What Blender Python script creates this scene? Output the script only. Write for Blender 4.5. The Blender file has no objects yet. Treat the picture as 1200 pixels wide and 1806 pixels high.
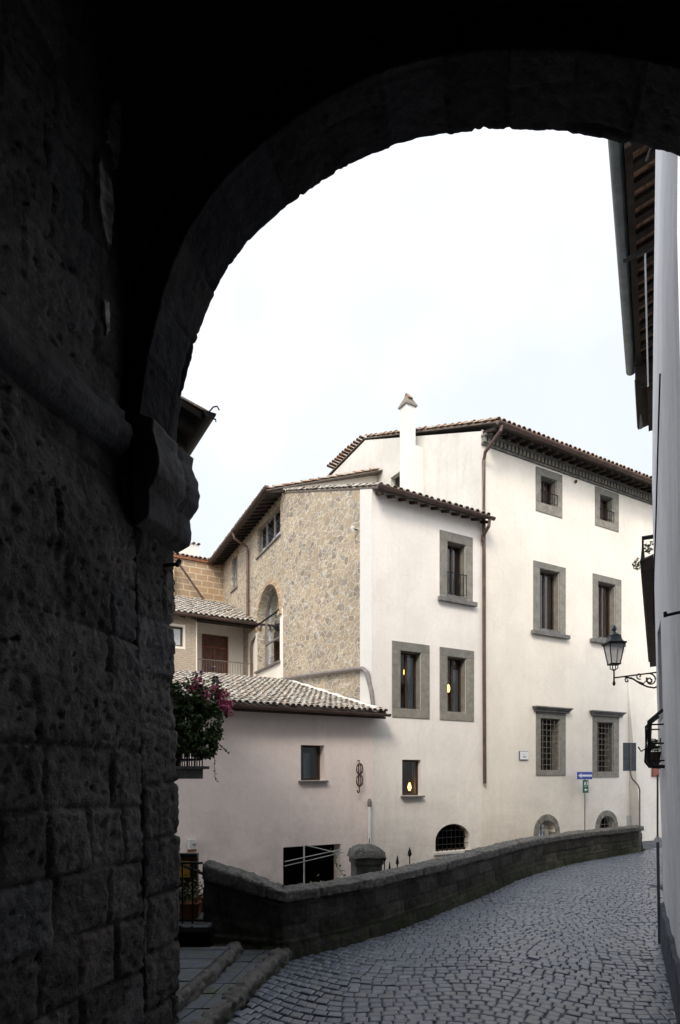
import bpy, bmesh, math, random
from mathutils import Vector, noise, Matrix
random.seed(7)
R = math.radians
scene = bpy.context.scene
# ------------------------------------------------------------------ camera
cam = bpy.data.objects.new('camera', bpy.data.cameras.new('camera'))
scene.collection.objects.link(cam)
cam.location = (0, 0, 2.3); cam.rotation_euler = (R(90), 0, 0)
cam.data.sensor_fit = 'HORIZONTAL'; cam.data.sensor_width = 36; cam.data.lens = 33.0
cam.data.shift_y = (1366-903)/1200.0
cam.data.clip_start = 0.05; cam.data.clip_end = 2000
scene.camera = cam
# ------------------------------------------------------------------ world, sun, exposure
SUN_EL, SUN_AZ = R(40), R(196)          # azimuth clockwise from +Y
world = bpy.data.worlds.new('World'); scene.world = world; world.use_nodes = True
wn = world.node_tree.nodes; wl = world.node_tree.links
bgn = wn['Background']; sky = wn.new('ShaderNodeTexSky'); sky.sky_type = 'NISHITA'
sky.sun_disc = False; sky.sun_elevation = SUN_EL; sky.sun_rotation = SUN_AZ
sky.air_density = 1.0; sky.dust_density = 3.0; sky.ozone_density = 1.0
tc = wn.new('ShaderNodeTexCoord'); nz = wn.new('ShaderNodeTexNoise'); nz.inputs['Scale'].default_value = 1.6
nz.inputs['Detail'].default_value = 5
mr = wn.new('ShaderNodeMapRange'); mr.inputs['From Min'].default_value = .3; mr.inputs['From Max'].default_value = .7
mr.inputs['To Min'].default_value = .72; mr.inputs['To Max'].default_value = .95
mixw = wn.new('ShaderNodeMix'); mixw.data_type = 'RGBA'
wl.new(tc.outputs['Generated'], nz.inputs['Vector']); wl.new(nz.outputs['Fac'], mr.inputs['Value'])
wl.new(mr.outputs['Result'], mixw.inputs[0]); wl.new(sky.outputs['Color'], mixw.inputs[6])
# thin overcast, brighter towards the veiled sun behind the camera
dt = wn.new('ShaderNodeVectorMath'); dt.operation = 'DOT_PRODUCT'
dt.inputs[1].default_value = (math.sin(SUN_AZ)*math.cos(SUN_EL), math.cos(SUN_AZ)*math.cos(SUN_EL), math.sin(SUN_EL))
nrmv = wn.new('ShaderNodeVectorMath'); nrmv.operation = 'NORMALIZE'; wl.new(tc.outputs['Generated'], nrmv.inputs[0]); wl.new(nrmv.outputs[0], dt.inputs[0])
cadd = wn.new('ShaderNodeMath'); cadd.operation = 'MULTIPLY_ADD'; cadd.inputs[1].default_value = .85; wl.new(nz.outputs['Fac'], cadd.inputs[0]); wl.new(dt.outputs['Value'], cadd.inputs[2])
cr = wn.new('ShaderNodeValToRGB'); ce = cr.color_ramp.elements
for i_, (p_, c_) in enumerate(((.0, (.290,.318,.352)), (.38, (.335,.350,.368)), (.62, (.52,.535,.56)), (1.0, (1,1,1)))):
    if i_ > 1: ce.new(p_)
for i_, (p_, c_) in enumerate(((.0, (.290,.318,.352)), (.38, (.335,.350,.368)), (.62, (.52,.535,.56)), (1.0, (1,1,1)))): ce[i_].position = p_; ce[i_].color = (*c_, 1)
mr2 = wn.new('ShaderNodeMapRange'); mr2.inputs['From Min'].default_value = -.55; mr2.inputs['From Max'].default_value = 1.45
wl.new(cadd.outputs[0], mr2.inputs['Value']); wl.new(mr2.outputs['Result'], cr.inputs['Fac'])
vs_ = wn.new('ShaderNodeVectorMath'); vs_.operation = 'SCALE'; vs_.inputs['Scale'].default_value = 9.6; wl.new(cr.outputs['Color'], vs_.inputs[0])
wl.new(vs_.outputs[0], mixw.inputs[7])
wl.new(mixw.outputs[2], bgn.inputs['Color']); bgn.inputs['Strength'].default_value = 0.12
sun = bpy.data.lights.new('sun', 'SUN'); sun.energy = 0.9; sun.angle = R(16); sun.color = (1, .90, .76)
suno = bpy.data.objects.new('sun', sun); scene.collection.objects.link(suno)
sd = Vector((math.sin(SUN_AZ)*math.cos(SUN_EL), math.cos(SUN_AZ)*math.cos(SUN_EL), math.sin(SUN_EL)))
suno.rotation_euler = sd.to_track_quat('Z', 'Y').to_euler(); suno.location = sd*40
scene.view_settings.view_transform = 'Standard'; scene.view_settings.look = 'None'
scene.view_settings.gamma = 1; scene.view_settings.use_curve_mapping = False
scene.view_settings.exposure = 1.35
try:
    scene.cycles.max_bounces = 6; scene.cycles.diffuse_bounces = 3
except Exception: pass

# ------------------------------------------------------------------ materials
def nodes(name):
    m = bpy.data.materials.new(name); m.use_nodes = True
    nt = m.node_tree; return m, nt.nodes, nt.links, nt.nodes['Principled BSDF']
def setspec(b, v):
    for k in ('Specular IOR Level', 'Specular'):
        if k in b.inputs: b.inputs[k].default_value = v; return
def ramp(N, pts):
    r = N.new('ShaderNodeValToRGB'); e = r.color_ramp.elements
    while len(e) < len(pts): e.new(.5)
    for i, (p, c) in enumerate(pts): e[i].position = p; e[i].color = (*c, 1)
    return r
def noisen(N, L, vec, scale, detail=6, rough=.6):
    n = N.new('ShaderNodeTexNoise'); n.inputs['Scale'].default_value = scale
    n.inputs['Detail'].default_value = detail; n.inputs['Roughness'].default_value = rough
    L.new(vec, n.inputs['Vector']); return n
def coord(N, L, scale=(1,1,1), rot=(0,0,0)):
    t = N.new('ShaderNodeTexCoord'); mp = N.new('ShaderNodeMapping')
    mp.inputs['Scale'].default_value = scale; mp.inputs['Rotation'].default_value = rot
    L.new(t.outputs['Object'], mp.inputs['Vector']); return mp.outputs['Vector']
def bump(N, L, b, h, strength, dist, prev=None):
    bp = N.new('ShaderNodeBump'); bp.inputs['Strength'].default_value = strength; bp.inputs['Distance'].default_value = dist
    L.new(h, bp.inputs['Height'])
    if prev is not None: L.new(prev, bp.inputs['Normal'])
    L.new(bp.outputs['Normal'], b.inputs['Normal']); return bp.outputs['Normal']
def mix(N, L, fac, a, c, mode='MIX'):
    m = N.new('ShaderNodeMix'); m.data_type = 'RGBA'; m.blend_type = mode
    if isinstance(fac, (int, float)): m.inputs[0].default_value = fac
    else: L.new(fac, m.inputs[0])
    for i, v in ((6, a), (7, c)):
        if isinstance(v, tuple): m.inputs[i].default_value = (*v, 1)
        else: L.new(v, m.inputs[i])
    return m.outputs[2]
def simple(name, col, rough=.6, metal=0, spec=.4, var=.12, scale=6, bmp=.15, bd=.01):
    m, N, L, b = nodes(name); v = coord(N, L)
    n = noisen(N, L, v, scale)
    lo = tuple(c*(1-var*2) for c in col); hi = tuple(min(1, c*(1+var)) for c in col)
    r = ramp(N, [(.3, lo), (.65, hi)]); L.new(n.outputs['Fac'], r.inputs['Fac'])
    L.new(r.outputs['Color'], b.inputs['Base Color'])
    b.inputs['Roughness'].default_value = rough; b.inputs['Metallic'].default_value = metal; setspec(b, spec)
    if bmp:
        n2 = noisen(N, L, v, scale*8, 4); bump(N, L, b, n2.outputs['Fac'], bmp, bd)
    return m
def plaster(name, col, stain=.12, warm=(.62,.55,.46), streak=.3, bmp=.12, damp=True):
    m, N, L, b = nodes(name); v = coord(N, L)
    n = noisen(N, L, v, .55, 8, .65)
    r = ramp(N, [(.35, tuple(c*(1-stain) for c in col)), (.62, col)]); L.new(n.outputs['Fac'], r.inputs['Fac'])
    vs = coord(N, L, (2.6, 2.6, .22)); s = noisen(N, L, vs, 1.6, 8, .7)
    rs = ramp(N, [(.52, (0,0,0)), (.78, (1,1,1))]); L.new(s.outputs['Fac'], rs.inputs['Fac'])
    mu = N.new('ShaderNodeMath'); mu.operation = 'MULTIPLY'; mu.inputs[1].default_value = streak
    L.new(rs.outputs['Color'], mu.inputs[0])
    c = mix(N, L, mu.outputs[0], r.outputs['Color'], warm)
    if damp:
        sz = N.new('ShaderNodeSeparateXYZ'); L.new(v, sz.inputs[0]); md = N.new('ShaderNodeMapRange'); md.inputs['From Min'].default_value = -.3; md.inputs['From Max'].default_value = 2.4
        md.inputs['To Min'].default_value = .5; md.inputs['To Max'].default_value = 0; L.new(sz.outputs[2], md.inputs['Value'])
        nd = noisen(N, L, v, 1.3, 7, .7); rd = ramp(N, [(.40, (0,0,0)), (.62, (1,1,1))]); L.new(nd.outputs['Fac'], rd.inputs['Fac'])
        mm = N.new('ShaderNodeMath'); mm.operation = 'MULTIPLY'; L.new(md.outputs['Result'], mm.inputs[0]); L.new(rd.outputs['Color'], mm.inputs[1])
        c = mix(N, L, mm.outputs[0], c, tuple(x*.78 for x in warm))
    cv = N.new('ShaderNodeTexVoronoi'); cv.feature = 'DISTANCE_TO_EDGE'; cv.inputs['Scale'].default_value = .55
    cn = noisen(N, L, v, 2.2, 6, .7); ca = N.new('ShaderNodeVectorMath'); ca.operation = 'MULTIPLY_ADD'; ca.inputs[1].default_value = (.7,.7,.7)
    L.new(cn.outputs['Color'], ca.inputs[0]); L.new(v, ca.inputs[2]); L.new(ca.outputs[0], cv.inputs['Vector'])
    crk = ramp(N, [(.0, (.80,.78,.76)), (.006, (1,1,1))]); L.new(cv.outputs['Distance'], crk.inputs['Fac'])
    c = mix(N, L, .45, c, crk.outputs['Color'], 'MULTIPLY')
    n3 = noisen(N, L, v, 9, 5, .7); r3 = ramp(N, [(.3, (.93,.93,.93)), (.6, (1,1,1))]); L.new(n3.outputs['Fac'], r3.inputs['Fac'])
    c = mix(N, L, 1.0, c, r3.outputs['Color'], 'MULTIPLY')
    L.new(c, b.inputs['Base Color']); b.inputs['Roughness'].default_value = .9; setspec(b, .15)
    n2 = noisen(N, L, v, 45, 5, .7); bump(N, L, b, n2.outputs['Fac'], bmp, .01)
    return m
def rubble(name, cols, mortar, scale=4.6, strong=.5):
    m, N, L, b = nodes(name); v0 = coord(N, L, (.85, .85, 1.35))
    wn_ = noisen(N, L, v0, 1.7, 3); 
    ad = N.new('ShaderNodeVectorMath'); ad.operation = 'MULTIPLY_ADD'; ad.inputs[1].default_value = (.5,.5,.5)
    L.new(wn_.outputs['Color'], ad.inputs[0]); L.new(v0, ad.inputs[2]); v = ad.outputs[0]
    vo = N.new('ShaderNodeTexVoronoi'); vo.inputs['Scale'].default_value = scale; L.new(v, vo.inputs['Vector'])
    ve = N.new('ShaderNodeTexVoronoi'); ve.feature = 'DISTANCE_TO_EDGE'; ve.inputs['Scale'].default_value = scale; L.new(v, ve.inputs['Vector'])
    sep = N.new('ShaderNodeSeparateColor'); L.new(vo.outputs['Color'], sep.inputs[0])
    r = ramp(N, [(i/(len(cols)-1), c) for i, c in enumerate(cols)]); L.new(sep.outputs[0], r.inputs['Fac'])
    n = noisen(N, L, v0, 14, 6, .7); rn = ramp(N, [(.3, (.82,.81,.80)), (.65, (1,1,1))]); L.new(n.outputs['Fac'], rn.inputs['Fac'])
    c = mix(N, L, 1.0, r.outputs['Color'], rn.outputs['Color'], 'MULTIPLY')
    big = noisen(N, L, v0, .5, 3); 
    add = N.new('ShaderNodeMath'); add.operation = 'MULTIPLY_ADD'; add.inputs[1].default_value = .10; add.inputs[2].default_value = -.012
    L.new(noisen(N, L, v0, 3.0, 5).outputs['Fac'], add.inputs[0])
    cmpn = N.new('ShaderNodeMath'); cmpn.operation = 'SUBTRACT'; L.new(ve.outputs['Distance'], cmpn.inputs[0]); L.new(add.outputs[0], cmpn.inputs[1])
    em = N.new('ShaderNodeMapRange'); em.inputs['From Min'].default_value = 0; em.inputs['From Max'].default_value = .035
    L.new(cmpn.outputs[0], em.inputs['Value'])
    mort = ramp(N, [(.3, tuple(x*.8 for x in mortar)), (.7, mortar)]); L.new(n.outputs['Fac'], mort.inputs['Fac'])
    c = mix(N, L, em.outputs['Result'], mort.outputs['Color'], c)
    rb = ramp(N, [(.3, (.8,.8,.82)), (.65, (1,1,1))]); L.new(big.outputs['Fac'], rb.inputs['Fac'])
    c = mix(N, L, 1.0, c, rb.outputs['Color'], 'MULTIPLY')
    L.new(c, b.inputs['Base Color']); b.inputs['Roughness'].default_value = .92; setspec(b, .15)
    hh = N.new('ShaderNodeMath'); hh.operation = 'MULTIPLY_ADD'; hh.inputs[1].default_value = .5
    L.new(n.outputs['Fac'], hh.inputs[0]); L.new(em.outputs['Result'], hh.inputs[2])
    bump(N, L, b, hh.outputs[0], strong, .02)
    return m
def ashlar(name, c1, c2, mortar, bw, bh, axis='xz'):
    m, N, L, b = nodes(name); t = N.new('ShaderNodeTexCoord'); s = N.new('ShaderNodeSeparateXYZ'); L.new(t.outputs['Object'], s.inputs[0])
    cb = N.new('ShaderNodeCombineXYZ'); L.new(s.outputs[0 if axis[0] == 'x' else 1], cb.inputs[0]); L.new(s.outputs[2], cb.inputs[1])
    nn = noisen(N, L, t.outputs['Object'], 2.5, 3); ad = N.new('ShaderNodeVectorMath'); ad.operation = 'MULTIPLY_ADD'; ad.inputs[1].default_value = (.06,.06,.0)
    L.new(nn.outputs['Color'], ad.inputs[0]); L.new(cb.outputs[0], ad.inputs[2])
    br = N.new('ShaderNodeTexBrick'); L.new(ad.outputs[0], br.inputs['Vector']); br.inputs['Scale'].default_value = 1
    br.inputs['Brick Width'].default_value = bw; br.inputs['Row Height'].default_value = bh; br.inputs['Mortar Size'].default_value = .025
    br.inputs['Mortar Smooth'].default_value = .3
    br.inputs['Color1'].default_value = (*c1, 1); br.inputs['Color2'].default_value = (*c2, 1); br.inputs['Mortar'].default_value = (*mortar, 1)
    n = noisen(N, L, t.outputs['Object'], 9, 6, .7); rn = ramp(N, [(.3, (.72,.7,.68)), (.65, (1,1,1))]); L.new(n.outputs['Fac'], rn.inputs['Fac'])
    c = mix(N, L, 1.0, br.outputs['Color'], rn.outputs['Color'], 'MULTIPLY')
    L.new(c, b.inputs['Base Color']); b.inputs['Roughness'].default_value = .92; setspec(b, .15)
    bump(N, L, b, n.outputs['Fac'], .4, .02); return m
def island(name, cols, rough=.8, spec=.2, spot=None, sscale=14, bmp=.4, bd=.01, sp=(.5,.62), nscale=9):
    m, N, L, b = nodes(name); g = N.new('ShaderNodeNewGeometry'); v = coord(N, L)
    r = ramp(N, [(i/(len(cols)-1), c) for i, c in enumerate(cols)]); L.new(g.outputs['Random Per Island'], r.inputs['Fac'])
    n = noisen(N, L, v, nscale, 6, .7); rn = ramp(N, [(.3, (.6,.6,.6)), (.65, (1,1,1))]); L.new(n.outputs['Fac'], rn.inputs['Fac'])
    c = mix(N, L, 1.0, r.outputs['Color'], rn.outputs['Color'], 'MULTIPLY')
    if spot:
        n2 = noisen(N, L, v, sscale, 5, .65); r2 = ramp(N, [(sp[0], (0,0,0)), (sp[1], (1,1,1))]); L.new(n2.outputs['Fac'], r2.inputs['Fac'])
        c = mix(N, L, r2.outputs['Color'], c, spot)
    L.new(c, b.inputs['Base Color']); b.inputs['Roughness'].default_value = rough; setspec(b, spec)
    n3 = noisen(N, L, v, 50, 5, .7); bump(N, L, b, n3.outputs['Fac'], bmp, bd); return m
def rough_stone(name, a, c, spot=None, base=None, zlo=0, zhi=.4, sc=3, joint=None, bs=.6):
    """weathered stone, darker and lighter patches; optional moss near the foot"""
    m, N, L, b = nodes(name); v = coord(N, L)
    n = noisen(N, L, v, sc, 9, .7); r = ramp(N, [(.32, a), (.66, c)]); L.new(n.outputs['Fac'], r.inputs['Fac']); col = r.outputs['Color']
    if spot:
        n2 = noisen(N, L, v, 22, 6, .75); r2 = ramp(N, [(.58, (0,0,0)), (.68, (1,1,1))]); L.new(n2.outputs['Fac'], r2.inputs['Fac'])
        col = mix(N, L, r2.outputs['Color'], col, spot)
    if base:
        s = N.new('ShaderNodeSeparateXYZ'); L.new(v, s.inputs[0]); mrg = N.new('ShaderNodeMapRange')
        mrg.inputs['From Min'].default_value = zlo; mrg.inputs['From Max'].default_value = zhi
        mrg.inputs['To Min'].default_value = 1; mrg.inputs['To Max'].default_value = 0; L.new(s.outputs[2], mrg.inputs['Value'])
        mm = N.new('ShaderNodeMath'); mm.operation = 'MULTIPLY'; L.new(mrg.outputs['Result'], mm.inputs[0])
        n4 = noisen(N, L, v, 7, 5); r4 = ramp(N, [(.42, (0,0,0)), (.6, (1,1,1))]); L.new(n4.outputs['Fac'], r4.inputs['Fac']); L.new(r4.outputs['Color'], mm.inputs[1])
        col = mix(N, L, mm.outputs[0], col, base)
    if joint:
        at = N.new('ShaderNodeAttribute'); at.attribute_name = 'tone'
        col = mix(N, L, 1.0, col, at.outputs['Color'], 'MULTIPLY')
    L.new(col, b.inputs['Base Color']); b.inputs['Roughness'].default_value = .95; setspec(b, .15)
    n5 = noisen(N, L, v, 20, 8, .7); nn = bump(N, L, b, n5.outputs['Fac'], bs, .03)
    vo = N.new('ShaderNodeTexVoronoi'); vo.inputs['Scale'].default_value = 30; L.new(v, vo.inputs['Vector'])
    bump(N, L, b, vo.outputs['Distance'], .18, .02, nn)
    return m
def emit(name, col, s):
    m, N, L, b = nodes(name); b.inputs['Base Color'].default_value = (*col, 1)
    b.inputs['Emission Color'].default_value = (*col, 1); b.inputs['Emission Strength'].default_value = s; return m
def glassm(name, refl=.12, tint=(.85,.9,.9)):
    m = bpy.data.materials.new(name); m.use_nodes = True; N = m.node_tree.nodes; L = m.node_tree.links; N.clear()
    o = N.new('ShaderNodeOutputMaterial'); tr = N.new('ShaderNodeBsdfTransparent'); tr.inputs[0].default_value = (*tint, 1)
    gl = N.new('ShaderNodeBsdfGlossy'); gl.inputs['Roughness'].default_value = .03; gl.inputs[0].default_value = (.9,.95,1,1)
    fr = N.new('ShaderNodeFresnel'); fr.inputs[0].default_value = 1.5
    ad = N.new('ShaderNodeMath'); ad.operation = 'ADD'; ad.use_clamp = True; ad.inputs[1].default_value = refl; L.new(fr.outputs[0], ad.inputs[0])
    mx = N.new('ShaderNodeMixShader'); L.new(ad.outputs[0], mx.inputs[0]); L.new(tr.outputs[0], mx.inputs[1]); L.new(gl.outputs[0], mx.inputs[2])
    L.new(mx.outputs[0], o.inputs[0]); return m

M = {}
M['white'] = plaster('white_plaster', (.83,.785,.735), .13, (.58,.5,.42), .32)
M['cream'] = plaster('cream_plaster', (.80,.75,.675), .13, (.62,.53,.43), .3)
M['pink'] = plaster('pink_plaster', (.87,.765,.72), .09, (.62,.53,.48), .35)
M['gable'] = plaster('weathered_plaster', (.66,.64,.60), .22, (.44,.41,.37), .6, .3)
M['old'] = plaster('streaked_plaster', (.83,.84,.87), .2, (.40,.41,.45), .7, .3)
M['quoin'] = plaster('quoin_plaster', (.66,.65,.625), .06, (.6,.57,.52), .15)
M['rubble'] = rubble('rubble_stone', [(.25,.22,.185),(.41,.33,.23),(.36,.31,.245),(.47,.375,.25),(.30,.275,.24)], (.57,.53,.455), 4.7)
M['ashlar'] = ashlar('tufa_ashlar', (.44,.30,.18), (.36,.27,.19), (.58,.48,.35), .55, .27)
M['brick'] = ashlar('old_brick', (.42,.33,.25), (.36,.30,.245), (.46,.40,.33), .28, .075)
M['greystone'] = island('peperino_stone', [(.235,.225,.195),(.28,.265,.23),(.21,.205,.185),(.26,.25,.225)], .9, .2, (.17,.165,.15), 3.5, .4, .01, (.55,.8), 5)
M['greystone_dark'] = simple('dark_peperino', (.16,.155,.15), .9, 0, .2, .2, 5, .5, .01)
M['tile'] = island('roof_tiles', [(.40,.36,.32),(.22,.18,.15),(.46,.43,.39),(.33,.25,.19),(.27,.25,.22),(.42,.40,.37)], .9, .15, (.55,.54,.50), 9)
M['tile_red'] = island('red_roof_tiles', [(.33,.19,.13),(.40,.27,.19),(.28,.18,.13),(.42,.35,.28)], .9, .15, (.42,.39,.34), 10)
M['channel_lt'] = simple('weathered_tile', (.20,.175,.14), .9)
M['channel'] = simple('channel_tile', (.12,.10,.085), .95)
M['wood'] = simple('dark_wood', (.055,.032,.022), .7, 0, .3, .25, 8)
M['brownwood'] = simple('brown_wood', (.11,.05,.032), .55, 0, .4, .25, 5)
M['rafter'] = simple('old_rafter', (.03,.022,.018), .85, 0, .2, .3, 6)
M['soffit'] = island('terracotta_soffit', [(.36,.21,.14),(.45,.28,.19),(.30,.18,.13)], .9, .1, (.12,.08,.06), 12)
M['gutter'] = simple('brown_copper_gutter', (.105,.066,.056), .5, .35, .5, .2, 4)
M['gutter_grey'] = simple('grey_zinc_gutter', (.10,.12,.13), .45, .5, .5, .2, 4)
M['pipe_grey'] = simple('grey_pipe', (.20,.175,.165), .5, .2, .5, .15, 4)
M['iron'] = simple('black_iron', (.018,.018,.02), .55, .5, .4, .2, 20)
M['rust'] = simple('rusty_iron', (.13,.075,.05), .8, .4, .3, .5, 25)
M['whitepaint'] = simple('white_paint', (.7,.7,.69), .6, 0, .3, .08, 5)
M['curtain'] = simple('pale_curtain', (.50,.54,.56), .9, 0, .1, .1, 3)
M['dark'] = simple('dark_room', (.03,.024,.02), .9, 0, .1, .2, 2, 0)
M['warmroom'] = simple('warm_room', (.16,.085,.045), .9, 0, .1, .2, 2, 0)
M['glass'] = glassm('window_glass', .03)
M['glass_darkened'] = glassm('darkened_glass', -.12, (.45,.45,.43))  # tint and cut reflection put the basement openings' darkness into the pane
M['glass_bright'] = glassm('reflective_glass', .55, (.6,.65,.68))
M['lampglass'] = simple('frosted_lamp_glass', (.78,.79,.80), .35, 0, .5, .15, 8, 0)
M['lampglow'] = emit('lit_lamp', (1, .50, .10), 3.5)
M['lampglass'].node_tree.nodes['Principled BSDF'].inputs['Alpha'].default_value = .5
M['leaf'] = island('green_leaves', [(.04,.08,.02),(.075,.135,.035),(.12,.19,.05),(.05,.09,.03)], .45, .5, None, bmp=0)
M['leaf_light'] = island('young_leaves', [(.07,.13,.025),(.10,.17,.035),(.05,.09,.02)], .5, .4, None, bmp=0)
M['petal'] = island('pink_petals', [(.80,.12,.28),(.82,.25,.42),(.68,.08,.2),(.85,.42,.6)], .6, .3, None, bmp=0)
M['petal_lilac'] = island('lilac_petals', [(.55,.3,.5),(.6,.4,.58)], .6, .3, None, bmp=0)
M['petal_white'] = island('white_petals', [(.7,.68,.66),(.6,.58,.55)], .6, .3, None, bmp=0)
M['terracotta'] = simple('terracotta', (.28,.115,.06), .85, 0, .2, .2, 8)
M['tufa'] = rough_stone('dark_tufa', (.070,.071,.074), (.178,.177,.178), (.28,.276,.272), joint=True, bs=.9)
M['tufaring'] = rough_stone('shade_toned_tufa', (.018,.019,.023), (.040,.041,.048), (.05,.052,.06), joint=True)  # darker copy of the tufa: the arch ring's shade put into its colour
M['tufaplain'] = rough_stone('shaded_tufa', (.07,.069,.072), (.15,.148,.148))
M['remnant'] = simple('old_lime_plaster', (.60,.59,.57), .95, 0, .1, .48, 9, .6, .02)
M['parapet'] = rough_stone('mossy_parapet_stone', (.036,.035,.033), (.110,.105,.096), (.20,.20,.185), (.06,.08,.028), -.05, .5, 3, joint=True)
M['coping'] = rough_stone('lichened_coping', (.075,.075,.07), (.23,.22,.205), (.58,.58,.54), sc=7, bs=.9)
M['kerb'] = rough_stone('kerb_stone', (.10,.10,.095), (.22,.21,.20), (.30,.30,.28), (.10,.12,.05), 0, .12, 6)
M['flag'] = island('paving_flags', [(.14,.16,.19),(.18,.20,.235),(.16,.17,.19)], .65, .4, (.12,.13,.09), 5, .4, .008)
M['cobble'] = island('basalt_cobbles', [(.18,.205,.265),(.225,.255,.32),(.275,.30,.36),(.195,.222,.28),(.245,.262,.30)], .32, .7, (.25,.26,.285), 3.2, .45, .006, (.55,.75), 12)
M['dirt'] = simple('joint_dirt', (.045,.042,.038), .95, 0, .1, .35, 9, .6, .01)
M['earth'] = simple('garden_earth', (.12,.11,.09), .95, 0, .1, .3, 2, .6, .03)
M['roadside'] = simple('worn_road_edge', (.085,.092,.108), .7, 0, .3, .35, 3, .6, .01)
M['plinth'] = rough_stone('grey_plinth', (.055,.06,.075), (.13,.14,.16), (.2,.2,.22), sc=4)
M['green'] = simple('sign_green', (.01,.10,.055), .5, 0, .4, .05, 3, 0)
M['blue'] = simple('sign_blue', (.03,.06,.38), .5, 0, .4, .05, 3, 0)
M['signwhite'] = simple('sign_white', (.72,.75,.78), .5, 0, .4, .04, 3, 0)
M['signback'] = simple('sign_back_grey', (.13,.155,.18), .5, .4, .4, .12, 5, 0)
M['red'] = simple('sign_red', (.24,.08,.06), .6, 0, .3, .1, 5, 0)
M['yellow'] = simple('yellow_plastic', (.65,.40,.02), .5, 0, .4, .1, 5, 0)
M['meter'] = simple('grey_meter_door', (.45,.45,.43), .6, .2, .3, .1, 5)

# ------------------------------------------------------------------ object helpers
def link(o): scene.collection.objects.link(o); return o
def tagp(o, label, cat, group=None, kind=None):
    if label: o['label'] = label
    if cat: o['category'] = cat
    if group: o['group'] = group
    if kind: o['kind'] = kind
    return o
def thing(name, label, cat, loc=(0,0,0), rz=0, group=None):
    o = link(bpy.data.objects.new(name, None)); o.location = loc; o.rotation_euler = (0,0,rz)
    o.empty_display_size = .2
    return tagp(o, label, cat, group)
FO = Vector((.855, 16.5, 0)); FA = math.atan2(.5018, .865)       # the big facades share this frame: x along them, y inwards
def fw(x, y, z=0):
    return Vector((FO.x + x*math.cos(FA) - y*math.sin(FA), FO.y + x*math.sin(FA) + y*math.cos(FA), z))
def thing_f(name, label, cat, x, y, z, group=None, turn=0):
    return thing(name, label, cat, fw(x, y, z), FA+turn, group)
class MB:
    def __init__(s): s.v = []; s.f = []; s.sm = False
    def add(s, vs, fs):
        k = len(s.v); s.v += [tuple(v) for v in vs]; s.f += [tuple(i+k for i in f) for f in fs]; return s
    def box(s, a, b):
        x0,y0,z0 = a; x1,y1,z1 = b
        return s.add([(x0,y0,z0),(x1,y0,z0),(x1,y1,z0),(x0,y1,z0),(x0,y0,z1),(x1,y0,z1),(x1,y1,z1),(x0,y1,z1)],
                     [(0,3,2,1),(4,5,6,7),(0,1,5,4),(1,2,6,5),(2,3,7,6),(3,0,4,7)])
    def quad(s, a, b, c, d): return s.add([a,b,c,d], [(0,1,2,3)])
    def prism(s, poly, ext):          # poly: list of 3D points, ext: vector
        n = len(poly); e = Vector(ext); P = [Vector(p) for p in poly]
        return s.add(P + [p+e for p in P], [tuple(range(n))[::-1], tuple(range(n, 2*n))] + [(i, (i+1) % n, n+(i+1) % n, n+i) for i in range(n)])
    def tube(s, pts, r, seg=6, caps=True, radii=None):
        P = [Vector(p) for p in pts]; rings = []; k = len(s.v)
        up = Vector((0,0,1))
        for i, p in enumerate(P):
            t = (P[min(i+1, len(P)-1)] - P[max(i-1, 0)]).normalized()
            a = t.cross(up)
            if a.length < .05: a = t.cross(Vector((1,0,0)))
            a.normalize(); b = t.cross(a).normalized(); rr = radii[i] if radii else r
            s.v += [tuple(p + (a*math.cos(2*math.pi*j/seg) + b*math.sin(2*math.pi*j/seg))*rr) for j in range(seg)]
        for i in range(len(P)-1):
            for j in range(seg):
                s.f.append((k+i*seg+j, k+i*seg+(j+1) % seg, k+(i+1)*seg+(j+1) % seg, k+(i+1)*seg+j))
        if caps:
            s.f.append(tuple(k+j for j in range(seg))); s.f.append(tuple(k+(len(P)-1)*seg+j for j in range(seg))[::-1])
        return s
    def lathe(s, prof, c=(0,0,0), seg=12, sq=False):
        k = len(s.v)
        for r, z in prof:
            for j in range(seg):
                a = 2*math.pi*(j+.5)/seg
                s.v.append((c[0]+r*math.cos(a), c[1]+r*math.sin(a), c[2]+z))
        for i in range(len(prof)-1):
            for j in range(seg): s.f.append((k+i*seg+j, k+i*seg+(j+1) % seg, k+(i+1)*seg+(j+1) % seg, k+(i+1)*seg+j))
        s.f.append(tuple(k+j for j in range(seg))[::-1]); s.f.append(tuple(k+(len(prof)-1)*seg+j for j in range(seg)))
        return s
    def build(s, name, mat, parent=None, label=None, smooth=False, bevel=0, tones=None):
        me = bpy.data.meshes.new(name); me.from_pydata(s.v, [], s.f); me.validate(); me.update()
        me.materials.append(mat)
        if tones:
            at = me.color_attributes.new('tone', 'FLOAT_COLOR', 'POINT')
            for i, t in enumerate(tones): at.data[i].color = (t[0], t[1], t[2], 1)
        bm = bmesh.new(); bm.from_mesh(me); bmesh.ops.recalc_face_normals(bm, faces=bm.faces); bm.to_mesh(me); bm.free()
        if smooth:
            for p in me.polygons: p.use_smooth = True
        o = link(bpy.data.objects.new(name, me))
        if parent is not None: o.parent = parent
        if bevel:
            m = o.modifiers.new('bevel', 'BEVEL'); m.width = bevel; m.segments = 2; m.limit_method = 'ANGLE'
        if label: o['label'] = label
        return o
def arcpts(s0, s1, zs, n=12, rise=None):
    """arch over s0..s1 springing at zs"""
    c = (s0+s1)/2; r = (s1-s0)/2; rise = rise or r
    return [(c - r*math.cos(math.pi*i/n), zs + rise*math.sin(math.pi*i/n)) for i in range(n+1)]
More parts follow.
